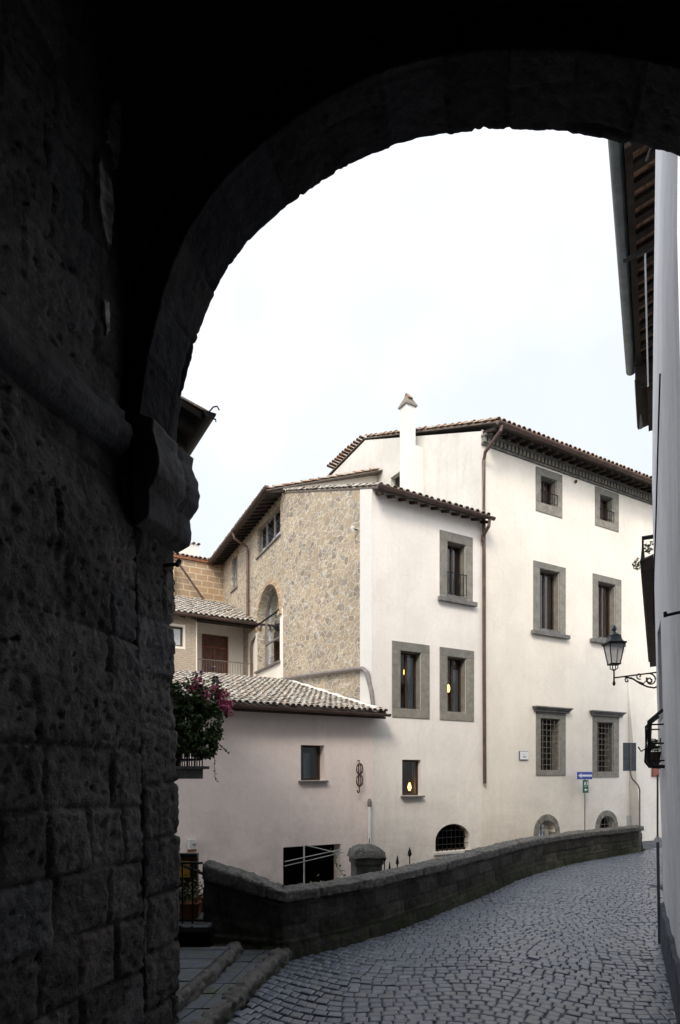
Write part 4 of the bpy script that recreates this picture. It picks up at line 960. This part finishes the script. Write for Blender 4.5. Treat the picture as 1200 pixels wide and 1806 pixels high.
d_ = MB().box((-1.30,1.50,5.9),(-.80,1.54,7.40)).box((-.76,1.50,5.9),(-.26,1.54,7.40)).box((-1.3,1.50,7.44),(-.26,1.54,7.86)).build('door', M['brownwood'], E_, label='dark red brown double door in the loggia', bevel=.01)
MB().box((-1.33,1.38,5.9),(-1.29,1.5,7.9)).box((-.27,1.38,5.9),(-.23,1.5,7.9)).box((-.80,1.47,5.9),(-.76,1.56,7.44)).box((-1.29,1.47,7.40),(-.27,1.56,7.44)).box((-1.33,1.38,7.86),(-.23,1.5,7.9)).build('door_frame', M['terracotta'], d_)
MB().box((-1.98,-.30,8.0),(1.0,.05,8.16)).build('beam', M['rafter'], E_)
m = MB(); m.tube([(-1.95,.02,6.62),(.55,.02,6.62)], .018, 5); m.tube([(-1.95,.02,5.98),(.55,.02,5.98)], .012, 5)
for i in range(24): x = -1.9+i*.104; m.tube([(x,.02,5.95),(x,.02,6.62)], .007, 4)
m.build('railing', M['rust_grey'], E_)
m = MB(); m.prism([(-7.1,-.42,8.13),(-7.1,4.2,8.13+.4*4.62),(-7.1,4.2,8.03+.4*4.62),(-7.1,-.42,8.03)], (8.0,0,0)); re_ = m.build('roof', M['channel'], E_)
tiles(re_, (-7.1,-.46,8.15), (1,0,0), 8.05, (0,1,.4), 5.0, 'tile')
m = MB()
for i in range(20): x = -7+i*.4; m.prism([(x,-.38,7.98),(x,-.03,8.1),(x,-.03,8.18),(x,-.38,8.04)], (.09,0,0))
m.build('rafters', M['rafter'], re_)
gutter(E_, (-7.1,-.52,8.12), (.62,-.52,8.10), .07, 'gutter')
MB().tube([(.40,-.52,8.05),(.38,-.5,7.85),(.22,-.05,7.45),(.20,.0,7.25),(.20,.0,5.7)], .05, 8).build('downpipe', M['gutter'], E_)
MB().box((-7,4.3,3),(.9,4.35,9.6)).build('rear_wall', M['brick'], E_)
t = thing_f('loggia_sign', 'small dark green sign on the loggia wall left of the red door', 'sign', -1.75, 10.35, 7.35)
MB().box((-.17,-.02,-.06),(.17,.0,.06)).build('panel', M['green'], t); MB().box((-.12,-.024,-.015),(-.02,-.0205,.015)).box((.02,-.024,-.02),(.05,-.0205,.025)).box((.08,-.024,-.02),(.12,-.0205,.02)).build('lettering', M['signwhite'], t)
t = thing_f('dish_plant', 'small pot of pale flowers on the pink roof ridge by the loggia railing', 'flower pot', -.15, 8.6, 5.45)
MB().lathe([(.10,0),(.14,.2)], (0,0,0), 10).build('pot', M['pipe_grey'], t); m = MB(); rr = random.Random(5)
for _ in range(40): leaf(m, (rr.gauss(0,.16), rr.gauss(0,.08), .28+rr.gauss(0,.06)), .04, rr)
m.build('blossom', M['petal_white'], t)
F_ = thing_f('far_stone_house', 'tan block stone house at the back with tile coping and a small white chimney', 'house', 0, 13.6, 0)
m = MB(); m.quad((-9,0,8),(.75,0,8),(.75,0,11.85),(-9,0,11.85)); m.quad((-1.62,-.3,8),(-9,-.3,8),(-9,-.3,11.5),(-1.62,-.3,11.5)); m.quad((-1.62,-.3,8),(-1.62,0,8),(-1.62,0,11.5),(-1.62,-.3,11.5)); m.build('wall', M['ashlar'], F_)
MB().box((-9,-.1,11.86),(.75,3,11.95)).build('roof', M['terracotta'], F_)
tiles(F_, (-9,-.14,11.96), (1,0,0), 9.7, (0,1,.3), 1.4, 'tile_red')
MB().box((-1.1,.3,11.9),(-.35,1.0,12.7)).build('chimney', M['quoin'], F_)
tiles(F_, (-1.16,.24,12.71), (1,0,0), .9, (0,1,.15), .8, 'tile', 'chimney_tiles')
MB().box((-.30,1.4,11.9),(.9,2,12.5)).build('parapet', M['brick'], F_); tiles(F_, (-.3,1.35,12.51), (1,0,0), 1.3, (0,1,.15), .7, 'tile', 'parapet_tiles')
MB().tube([(-1.75,-.35,11.7),(-1.5,-.4,11.55),(-.3,-.5,9.95),(.0,-.55,9.75),(.62,-.6,9.75)], .05, 6).build('downpipe', M['gutter'], F_)

# ------------------------------------------------------------------ house on the left, hidden by the pier but for its eave and balcony
H = thing_f('left_house', 'dark eave and balcony of a house hidden behind the gateway pier', 'house', -7.0, -5.6, 0)
m = MB(); m.box((-4,0,-1.8),(0,3.2,6.9)); m.build('wall', M['gable'], H)
m = MB(); m.prism([(.44,-.5,6.82),(.44,-.5,6.90),(-2.2,-.5,7.80),(-2.2,-.5,7.72)], (0,4.2,0)); rh = m.build('roof', M['rafter'], H)
tiles(rh, (.48,-.52,6.91), (0,1,0), 4.2, (-1,0,.343), 3.0, 'tile_red')
m = MB()
for i in range(10): y = -.4+i*.42; m.prism([(.40,y,6.68),(.02,y,6.82),(.02,y,6.94),(.40,y,6.80)], (0,.1,0))
m.build('rafters', M['rafter'], rh)
gutter(H, (.52,-.58,6.90), (.52,3.7,6.84), .085, 'iron')
MB().tube([(.50,-.58,6.88),(.56,-.60,6.96),(.60,-.62,6.97),(.63,-.62,6.93)], .010, 5).tube([(.52,-.58,6.82),(.59,-.60,6.81),(.59,-.60,6.78)], .010, 5).build('gutter_hook', M['iron'], H)
b_ = MB().box((0,-.05,2.24),(.60,2.2,2.37)).box((-.02,-.08,2.371),(.68,2.25,2.41)).box((-.02,.1,2.14),(.25,2.1,2.18)).build('balcony', M['greystone_dark'], H)
m = MB(); m.tube([(.02,-.02,3.3),(.60,-.02,3.3),(.60,2.2,3.3)], .018, 5); m.tube([(.02,-.02,2.5),(.60,-.02,2.5),(.60,2.2,2.5)], .012, 5)
for i in range(6): m.tube([(.1+.1*i,-.02,2.41),(.1+.1*i,-.02,3.3)], .009, 5)
for i in range(18): m.tube([(.60,.1+.12*i,2.41),(.60,.1+.12*i,3.3)], .009, 5)
m.build('railing', M['iron'], b_)

# balcony plants
def bushy(parent, name, blobs, n, s, mat, seed, gapf=.0):
    rr = random.Random(seed); m = MB()
    for (c, r, k) in blobs:
        for _ in range(int(n*k)):
            d = Vector((rr.gauss(0,1), rr.gauss(0,1), rr.gauss(0,1))).normalized()*(rr.random()**.35)
            p = Vector((c[0]+d.x*r[0], c[1]+d.y*r[1], c[2]+d.z*r[2]))
            if noise.noise(p*6+Vector((seed,0,0))) < -.04+gapf: continue
            leaf(m, p, s*rr.uniform(.6, 1.3), rr, .3)
    return m.build(name, mat, parent)
t = thing_f('balcony_ivy', 'dense dark green trailing plant in a pot filling the balcony beside the pier', 'potted plant', -6.62, -5.45, 2.41)
MB().lathe([(.10,0),(.15,.25),(.165,.26),(.165,.30)], (-.1,.12,0), 14).build('pot', M['wood'], t)
bushy(t, 'foliage', [((-.15,.05,.78),(.36,.28,.34),1.0),((.05,.0,.66),(.38,.28,.34),1.0),((-.25,-.1,.5),(.36,.26,.36),1.0),((.30,-.05,.52),(.24,.18,.32),.7),((.22,-.03,.25),(.26,.14,.18),.4),((-.5,-.2,.7),(.3,.3,.4),.7),((.12,-.12,.30),(.34,.14,.16),.6),((.38,-.06,.75),(.16,.14,.2),.3)], 2600, .036, M['leaf'], 3)
bushy(t, 'young_shoots', [((.05,-.2,.6),(.5,.2,.45),.7),((.42,-.05,.55),(.14,.1,.30),.4),((.30,-.05,.30),(.24,.1,.2),.3),((.0,-.25,.95),(.45,.12,.20),.4),((-.1,-.3,.6),(.4,.08,.4),.25)], 1200, .026, M['leaf_light'], 8, .1)
m = MB(); rr = random.Random(77)
for (x0, z0, dx, n_) in ((.48,.30,.018,9),(.40,.18,.003,12),(.30,.22,.012,7),(.15,.18,.004,7),(.52,.75,.015,6),(.05,.16,-.004,6),(.44,.45,.022,6)):
    pts = [(x0+dx*i+rr.uniform(-.01,.01), -.1, z0-.035*i*(.4 if dx > .01 else 1)) for i in range(n_)]
    m = MB(); m.tube(pts, .004, 4)
    for p in pts: leaf(m, (p[0]+rr.uniform(-.02,.02), p[1], p[2]), .022, rr)
    m.build('tendril', M['leaf_light'], t)
t = thing_f('geranium', 'pink and magenta flowering geranium leaning out from the top of the balcony plants', 'flower', -6.35, -5.5, 3.2)
MB().lathe([(.07,-.05),(.10,.12)], (0,.1,0), 12).build('pot', M['terracotta'], t)
bushy(t, 'foliage', [((.0,.0,.28),(.30,.20,.22),1)], 900, .03, M['leaf'], 13)
m = MB(); rr = random.Random(21)
for c in ((.18,-.08,.20),(.24,-.06,.12),(.30,-.06,.02),(.12,-.12,.26),(.35,-.04,-.04),(-.12,-.14,.34),(-.18,-.14,.24),(.28,-.1,.22),(.22,-.1,.02),(.36,-.04,.08),(-.02,-.16,.18)): flowers(m, c, .07, 60, .024, rr)
m.build('blossom', M['petal'], t)
m = MB()
for c in ((.14,-.05,.56),(-.15,-.1,.46),(.16,-.12,.38),(-.05,-.1,.48)): flowers(m, c, .035, 16, .02, rr)
m.build('lilac_blossom', M['petal_lilac'], t)

# ------------------------------------------------------------------ garden behind the parapet
def at(px, Y): return (px-600)/1100*Y
t = thing('gate_post', 'square stone gate post with a rounded lichened cap rising behind the parapet', 'post', (.47, 11.2, -1.8), R(12))
m = MB().box((-.235,-.235,0),(.235,.235,2.62)); m.build('shaft', M['greystone_dark'], t, bevel=.02)
MB().box((-.26,-.26,2.50),(.26,.26,2.62)).build('neck', M['greystone_dark'], t, bevel=.02)
m = MB(); n = 12
for i in range(n+1):
    for j in range(n+1):
        x, y = -1+2*i/n, -1+2*j/n; r_ = max(abs(x), abs(y)); h = .05+.17*(1-r_**2.2)**.7 if r_ < 1 else .0
        w = Vector((x*.30, y*.30, 2.63+h)); m.v.append(tuple(w+Vector((0,0,.02*noise.noise(w*12)))))
for i in range(n):
    for j in range(n): k = i*(n+1)+j; m.f.append((k, k+1, k+n+2, k+n+1))
m.add([(-.3,-.3,2.621),(.3,-.3,2.621),(.3,.3,2.621),(-.3,.3,2.621)], [(0,1,2,3)])
o = m.build('cap', M['coping'], t, smooth=True)
MB().tube([(.05,0,2.80),(.06,0,2.95)], .008, 5).build('spike', M['iron'], t)
t = thing('spiked_fence', 'black iron fence with spear tips, just showing above the parapet', 'fence', (.8, 11.2, -1.8), R(45))
m = MB(); MB().box((-.05,-.012,2.30),(.78,.012,2.34)).build('rail', M['iron'], t); MB().box((-.05,-.012,.3),(.78,.012,.34)).build('rail', M['iron'], t)
for i, (x, h, sz) in enumerate(((.0,2.66,1),(.14,2.46,.7),(.36,2.56,1),(.72,2.68,1.3))):
    m = MB().tube([(x,0,0),(x,0,h-.1)], .011, 5); m.lathe([(.01,-.12),(.028*sz,-.06),(.006,.05)], (x,0,h), 4)
    m.tube([(x-.05*sz,0,h-.08),(x,0,h-.13),(x+.05*sz,0,h-.08)], .009, 4); m.build('picket', M['iron'], t)
t = thing('clothes_dryer', 'white rotary clothes dryer pole with slanting arms in front of the garage opening', 'clothes dryer', (-.68, 11.8, -1.8), 0)
m = MB().tube([(0,0,0),(0,0,2.78)], .017, 6); m.build('pole', M['whitepaint'], t)
m = MB().tube([(0.02,0,2.76),(.55,.1,2.62),(.75,.3,2.58)], .010, 5).tube([(-.36,-.1,2.46),(.10,0,2.55),(.72,.2,2.66)], .010, 5).tube([(-.36,-.1,2.38),(.72,.15,2.60)], .010, 5).tube([(-.36,.1,1.90),(0,0,1.95)], .012, 5); m.build('arm', M['meter'], t)
t = thing('climbing_vine', 'thin green vine trailing over the clothes dryer beside the garage opening', 'vine', (-.3, 12.0, -1.8))
rr = random.Random(4); m = MB(); st = MB()
pts = [(.12+.03*i+.02*math.sin(i), 0, 2.62-.062*i) for i in range(14)]; st.tube(pts, .006, 4); st.tube([(pts[-1][0],0,pts[-1][2]),(.3,0,.0)], .008, 4)
for p in pts+pts: leaf(m, (p[0]+rr.gauss(0,.04), rr.gauss(0,.03), p[2]+rr.gauss(0,.04)), .035, rr)
for _ in range(60): leaf(m, (.05+rr.gauss(0,.22), rr.gauss(0,.05), 1.95+rr.gauss(0,.10)), .035, rr)
st.build('stem', M['leaf_light'], t); m.build('foliage', M['leaf_light'], t)

# ------------------------------------------------------------------ signs
t = thing_f('one_way_sign', 'blue and white one way arrow sign pointing left on a thin pole before the palazzo', 'sign', 8.02, -.35, 0)
MB().tube([(0,.03,-1.8),(0,.03,2.28)], .018, 6).build('pole', M['pipe_grey'], t)
s_ = MB().box((-.40,-.01,2.14),(.32,.012,2.38)).build('arrow_panel', M['blue'], t, bevel=.005)
m = MB(); m.prism([(-.37,-.0105,2.26),(-.20,-.0105,2.345),(-.24,-.0105,2.292),(.29,-.0105,2.292),(.29,-.0105,2.228),(-.24,-.0105,2.228),(-.20,-.0105,2.175)], (0,-.004,0)); m.build('arrow', M['signwhite'], s_)
s_ = MB().box((-.13,-.01,1.70),(.13,.012,2.12)).build('route_panel', M['green'], t, bevel=.005)
def strokes(m, segs, x, z, s, y=-.0145, th=.017):
    for (a, b, c, d) in segs:
        p, q = Vector((x+a*s, y, z+b*s)), Vector((x+c*s, y, z+d*s)); dd = (q-p).normalized(); nrm = Vector((-dd.z, 0, dd.x))*th
        m.prism([tuple(p-nrm), tuple(q-nrm), tuple(q+nrm), tuple(p+nrm)], (0,-.003,0))
m = MB(); strokes(m, [(0,0,.35,1),(.35,1,.7,0),(.15,.35,.55,.35)], -.085, 1.95, .11); strokes(m, [(0,0,0,1),(-.2,.75,0,1)], .065, 1.95, .11)
m.build('lettering', M['signwhite'], s_); MB().box((-.08,-.0145,1.905),(.08,-.011,1.915)).build('underline', M['signwhite'], s_)
m = MB(); m.prism([(-.08,-.011,1.80),(-.01,-.011,1.85),(-.01,-.011,1.815),(.08,-.011,1.815),(.08,-.011,1.785),(-.01,-.011,1.785),(-.01,-.011,1.75)], (0,-.004,0)); m.build('arrow', M['signwhite'], s_)
t = thing_f('wall_plaque', 'small white street name plaque with rounded border left of the grilled windows', 'plaque', 5.57, -.03, 2.88)
MB().box((-.20,-.012,-.14),(.20,.028,.14)).build('border', M['signback'], t, bevel=.03); MB().box((-.18,-.018,-.12),(.18,-.0125,.12)).build('face', M['signwhite'], t, bevel=.02)
m = MB()
for x in (-.025,.025): m.box((x-.008,-.021,.02),(x+.008,-.0185,.055))
for i in range(5): m.box((-.07+.03*i,-.021,-.06),(-.05+.03*i,-.0185,-.02))
m.build('lettering', M['signback'], t)
t = thing('road_sign_back', 'grey back of a rectangular road sign on a bent pole at the parapet end', 'sign', (8.75, 18.2, 0), R(12))
MB().box((-.55,-.01,2.40),(-.12,.01,3.22)).build('panel', M['signback'], t, bevel=.005)
MB().tube([(-.33,-.04,3.18),(-.33,-.04,2.30),(-.28,-.03,2.18),(-.05,0,1.98),(.0,0,1.85),(.0,0,0)], .022, 6).build('pole', M['pipe_grey'], t)
t = thing_f('red_sign', 'small red sign on the palazzo wall half hidden behind the window cage', 'sign', 12.32, -.05, 2.22)
MB().box((-.3,-.02,0),(.3,.03,.62)).build('panel', M['red'], t)

# ------------------------------------------------------------------ streaked plaster house on the right
def lean(z): # the wall bellies towards the street
    pts = [(0,4.372),(1.4,4.337),(2.6,4.29),(4,4.255),(6.2,4.205),(8,4.22),(11,4.255),(14,4.27)]
    for (a, x), (b, y) in zip(pts, pts[1:]):
        if a <= z <= b: return x+(y-x)*(z-a)/(b-a)-4.372
    return 0 if z < 0 else -.1
W = thing('streaked_plaster_house', 'grey white plastered house with long weather streaks at the right edge of the street', 'house', (4.372, 8.4, 0))
wd = Vector((-.4545, -1, 0)).normalized()       # from the corner towards the camera
def wp(s, z, o=0): # o = out towards the street
    n_ = Vector((-wd.y, wd.x, 0)); n_ = -n_ if n_.x > 0 else n_
    p = wd*s + n_*o; return Vector((p.x+lean(z), p.y, z))
zs = [-.1+.3*i for i in range(0, 45)]; ss = [0,.5,.55,1.25,1.3,2,2.8,3.6,4.1]
WH = (.5,1.25,2.95,4.1); 
zs = sorted(set(zs+[2.95,4.1])); ss = sorted({0,.25,.5,.85,1.25,1.7,2.3,3,3.6,4.3})
m = MB()
for i in range(len(ss)-1):
    for j in range(len(zs)-1):
        if ss[i] >= WH[0]-.01 and ss[i+1] <= WH[1]+.01 and zs[j] >= WH[2]-.01 and zs[j+1] <= WH[3]+.01: continue
        m.quad(wp(ss[i],zs[j]), wp(ss[i+1],zs[j]), wp(ss[i+1],zs[j+1]), wp(ss[i],zs[j+1]))
for j in range(len(zs)-1): # end face, facing up the street
    a, b = wp(0,zs[j]), wp(0,zs[j+1]); m.quad(a, b, b+Vector((1.5,.05,0)), a+Vector((1.5,.05,0)))
for p, q in (((WH[0],WH[2]),(WH[0],WH[3])),((WH[0],WH[3]),(WH[1],WH[3])),((WH[1],WH[3]),(WH[1],WH[2])),((WH[1],WH[2]),(WH[0],WH[2]))):
    m.quad(wp(*p), wp(*q), wp(*q,-.25), wp(*p,-.25))
m.build('wall', M['old'], W)
m = MB(); m.quad(wp(.4,2.8,-.24), wp(1.35,2.8,-.24), wp(1.35,4.2,-.24), wp(.4,4.2,-.24)); m.build('window', M['dark'], W)
m = MB()
for i in range(24):
    s0, s1 = .12+i*.17, .12+(i+1)*.17; za, zb = .60-.03*s0+.03*math.sin(i*1.3), .60-.03*s1+.03*math.sin((i+1)*1.3)
    m.add([wp(s0,-.1,.05), wp(s1,-.1,.05), wp(s1,zb-.02,.045), wp(s0,za-.02,.045), wp(s1,zb,.002), wp(s0,za,.002)], [(0,1,2,3),(3,2,4,5)])
m.add([wp(.12,-.1,.05),wp(.12,-.1,.0),wp(.12,.6,.0),wp(.12,.58,.045)], [(0,1,2,3)])
m.build('plinth', M['plinth'], W)
MB().tube([tuple(wp(-.03,.0,.04)+Vector((0,.04,0))), tuple(wp(-.03,1.4,.03)+Vector((0,.04,0)))], .020, 8).tube([tuple(wp(-.03,1.45,.03)+Vector((0,.04,0))), tuple(wp(-.03,2.30,.0)+Vector((0,.04,0)))], .013, 8).build('downpipe', M['gutter_grey'], W)
MB().tube([tuple(wp(-.03,1.38,.03)+Vector((0,.04,0))), tuple(wp(-.03,1.46,.03)+Vector((0,.04,0)))], .025, 8).build('pipe_collar', M['whitepaint'], W)
MB().tube([tuple(wp(s,z,.02)) for s, z in ((2.4,6.3),(1.7,5.75),(1.2,5.35),(.8,5.1),(.45,4.95),(.2,4.72),(.08,4.3))], .009, 5).build('cable', M['iron'], W)
MB().tube([tuple(wp(4.1,3.52,.0)), tuple(wp(4.1,3.50,.13))], .012, 6).tube([tuple(wp(4.1,3.49,.12)), tuple(wp(4.1,3.53,.12))], .013, 5).build('iron_rod', M['iron'], W)
MB().tube([tuple(wp(1.3,9.9,.0)), tuple(wp(1.3,9.45,.14))], .012, 6).build('iron_rod', M['iron'], W)
# caged window guard with a planter
t = thing('window_guard', 'bulging black iron window cage holding a plant on the streaked wall', 'window guard', tuple(Vector((4.372,8.4,0))+wp(.85,2.36)))
base = wp(.85, 2.36)
def wg(s, z, o): return tuple(wp(s, z, o)-base)
m = MB()
m.tube([wg(.42,3.05,.0), wg(.42,2.92,.15), wg(.42,2.46,.17), wg(.42,2.40,.13), wg(.42,2.39,.0)], .022, 6); m.tube([wg(1.3,3.05,.0), wg(1.3,2.92,.15), wg(1.3,2.46,.17), wg(1.3,2.40,.13), wg(1.3,2.39,.0)], .022, 6)
m.build('side_frame', M['iron'], t)
for z in (2.88, 2.66, 2.46): MB().tube([wg(.42,z,.0), wg(.42,z,.15), wg(1.3,z,.15), wg(1.3,z,.0)], .010, 5).build('hoop', M['iron'], t)
m = MB()
for i in range(6): s_ = .5+i*.14; m.tube([wg(s_,2.95,.12), wg(s_,2.42,.15)], .008, 5)
m.build('bars', M['iron'], t)
MB().tube([wg(.42,2.64,.15), wg(.40,2.60,.22), wg(.40,2.66,.25)], .010, 5).build('hook', M['iron'], t)
t = thing('caged_plant', 'dark leafy pot plant inside the black window cage', 'potted plant', tuple(Vector((4.372,8.4,0))+wp(.75,2.42,.08)))
MB().lathe([(.05,0),(.07,.14),(.075,.16)], (0,0,0), 10).build('pot', M['wood'], t)
bushy(t, 'foliage', [((0,0,.27),(.08,.14,.12),1)], 220, .025, M['leaf'], 31)
# street lamp on a scrolled bracket
LX = Vector((4.26, 8.36, 3.65))
t = thing('street_lamp', 'black wall lantern on a scrolled iron bracket reaching over the street', 'street lamp', tuple(LX))
def scroll(cx, cz, r0, r1, a0, a1, n=18): return [(cx+(r0+(r1-r0)*i/n)*math.cos(a0+(a1-a0)*i/n), 0, cz+(r0+(r1-r0)*i/n)*math.sin(a0+(a1-a0)*i/n)) for i in range(n+1)]
br = MB().tube([(0,0,.02),(-.58,0,-.055)], .011, 6)
br.tube(scroll(-.10,-.085,.085,.02,1.6,-5.0), .010, 5).tube(scroll(-.10,-.085,.055,.01,2.5,7.5), .012, 5).tube(scroll(-.245,-.03,.045,.008,-1.2,-8), .009, 5).tube(scroll(-.41,-.09,.032,.006,1.5,8), .009, 5)
br.tube([(-.44,0,-.045),(-.33,0,-.07),(-.24,0,-.13),(-.14,0,-.175),(-.05,0,-.19),(0,0,-.17)], .012, 5).tube([(-.36,0,-.05),(-.28,0,-.10),(-.19,0,-.13),(-.16,0,-.10)], .008, 5).tube([(-.2,0,-.155),(-.19,0,-.13)], .01, 4)
br.build('bracket', M['iron'], t)
MB().box((-.005,-.02,-.22),(.025,.02,.36)).build('wall_plate', M['iron'], t, bevel=.006)
la = MB().tube([(-.585,0,-.14),(-.585,0,.06)], .010, 6)
la.lathe([(.012,-.16),(.02,-.13),(.012,-.10)], (-.585,0,.0), 6)
for a in range(4):
    cx, cy = math.cos(a*math.pi/2+.785), math.sin(a*math.pi/2+.785); la.tube([(-.585,0,.04),(-.585+cx*.05,cy*.05,.07),(-.585+cx*.055,cy*.055,.13)], .007, 4)
lt = la.build('lantern', M['iron'], t)
m = MB(); b0, b1, z0, z1 = .058, .098, .13, .39
for s1_, s2_ in ((-1,-1),(1,-1),(1,1),(-1,1)): m.tube([(-.585+s1_*b0,s2_*b0,z0),(-.585+s1_*b1,s2_*b1,z1)], .008, 4)
m.box((-.585-.066,-.066,.118),(-.585+.066,.066,.135)); m.box((-.585-.118,-.118,.39),(-.585+.118,.118,.415)); m.build('lantern_frame', M['iron'], lt)
m = MB(); m.add([(-.585+a*b0*.96,b*b0*.96,z0+.01) for a,b in ((-1,-1),(1,-1),(1,1),(-1,1))]+[(-.585+a*b1*.96,b*b1*.96,z1-.005) for a,b in ((-1,-1),(1,-1),(1,1),(-1,1))], [(0,1,5,4),(1,2,6,5),(2,3,7,6),(3,0,4,7)]); m.build('lantern_glass', M['lampglass'], lt)
m = MB(); m.lathe([(.135,.416),(.105,.45),(.095,.50),(.09,.51)], (-.585,0,0), 4); m.lathe([(.085,.511),(.05,.535),(.03,.545),(.02,.57),(.034,.59),(.03,.62),(.012,.645),(.002,.66)], (-.585,0,0), 10); m.build('lantern_roof', M['gutter_grey'], lt)

# ------------------------------------------------------------------ the next house on the right: deep eave, laundry lines, balcony
V = thing('deep_eaved_house', 'house on the right with a deep timber eave, terracotta soffit and large grey gutter', 'house', (4.75, 8.4, 0))
vd = Vector((.51, 1, 0)).normalized(); vn = Vector((-vd.y, vd.x, 0)) # out towards the street
def vp(s, o, z): p = vd*s + vn*o; return (p.x, p.y, z)
m = MB(); m.quad(vp(.2,0,-.1), vp(11,0,-.1), vp(11,0,7.0), vp(.2,0,7.0)); m.quad(vp(.2,0,7), vp(6.9,0,7), vp(6.9,0,12), vp(.2,0,12)); m.quad(vp(11,0,-.1), vp(11,-3,-.1), vp(11,-3,7), vp(11,0,7)); m.quad(vp(6.9,0,7), vp(6.9,-3,7), vp(6.9,-3,12), vp(6.9,0,12)); m.build('wall', M['old'], V)
m = MB(); m.prism([vp(.1,.85,11.34), vp(.1,-1.5,12.0), vp(.1,-1.5,12.06), vp(.1,.85,11.40)], Vector(vp(5.5,0,0))); rv = m.build('roof', M['soffit'], V)
m = MB(); rr = random.Random(2)
for i in range(64): # terracotta soffit tiles
    s0 = .12+i*.085
    for k in range(3): m.add([vp(s0,.02+k*.27,11.335+.25*(.85-.02-k*.27)*.0+.28*(.83-k*.27)), vp(s0+.08,.02+k*.27,11.335+.28*(.83-k*.27)), vp(s0+.08,.28+k*.27,11.335+.28*(.57-k*.27)), vp(s0,.28+k*.27,11.335+.28*(.57-k*.27))], [(0,1,2,3)])
m.build('soffit_tiles', M['soffit'], rv)
m = MB()
for i in range(17):
    s0 = .15+i*.335; m.prism([vp(s0,.80,11.25), vp(s0,-.05,11.49), vp(s0,-.05,11.56), vp(s0,.80,11.32)], Vector(vp(.14,0,0)))
m.prism([vp(.1,.74,11.22), vp(.1,.84,11.20), vp(.1,.84,11.30), vp(.1,.74,11.33)], Vector(vp(5.5,0,0)))
m.build('rafters', M['rafter'], rv)
gutter(V, vp(-1.6,.95,11.38), vp(5.75,.95,11.33), .105, 'gutter_grey')
tiles(rv, vp(.1,.9,11.42), vd, 5.5, Vector(vp(0,-1,.28)), 2.3, 'tile_red')
m = MB(); m.prism([vp(5.40,.86,10.90), vp(5.40,-1,11.30), vp(5.40,-1,11.60), vp(5.40,.86,11.24)], Vector(vp(2.2,0,0))); m.prism([vp(5.7,.62,10.75), vp(5.7,0,10.8), vp(5.7,0,11.0), vp(5.7,.62,10.93)], Vector(vp(1.8,0,0))); m.build('lower_eave', M['rafter'], V)
gutter(V, vp(5.6,.80,11.02), vp(7.6,.80,10.98), .08, 'gutter_grey')
t = thing('laundry_rack', 'iron rods and taut laundry lines strung under the deep eave', 'laundry rack', (4.75, 8.4, 0))
MB().tube([vp(1.45,-.05,10.75), vp(1.45,.92,10.62)], .03, 6).build('rod', M['iron'], t); MB().tube([vp(4.9,-.05,10.5), vp(4.9,.75,10.45)], .018, 6).build('rod', M['iron'], t)
for o_, r_ in ((.60,.012),(.36,.008),(.26,.008)): MB().tube([vp(1.45,o_,10.66), vp(4.9,o_,10.42)], r_*1.3, 5).build('line', M['signwhite'], t)
# narrow dark tiled balcony roof with plants
b_ = MB().prism([vp(.9,.0,5.78), vp(.9,.62,5.56), vp(.9,.62,5.40), vp(.9,.0,5.45)], Vector(vp(9.6,0,0))).build('balcony', M['rafter'], V, label='long narrow dark balcony seen edge on')
m = MB(); 
for i in range(40): s0 = .9+i*.24; m.prism([vp(s0,.02,5.785), vp(s0,.66,5.57), vp(s0,.66,5.54), vp(s0,.02,5.755)], Vector(vp(.20,0,0)))
m.build('edge_tiles', M['channel'], b_)
m = MB(); m.tube([vp(.92,.62,5.55), vp(.92,.62,5.90), vp(.92,.0,5.90)], .035, 6); m.build('railing', M['iron'], b_)
t = thing('balcony_plants', 'small green plants spilling over the near end of the narrow balcony', 'plant', tuple(Vector((4.75,8.4,0))+Vector(vp(1.1,.62,5.62))))
bushy(t, 'foliage', [((-.02,.1,.0),(.04,.2,.11),1),((.12,-.1,.16),(.14,.14,.14),1.6)], 200, .024, M['leaf'], 41)

bpy.context.view_layer.update()
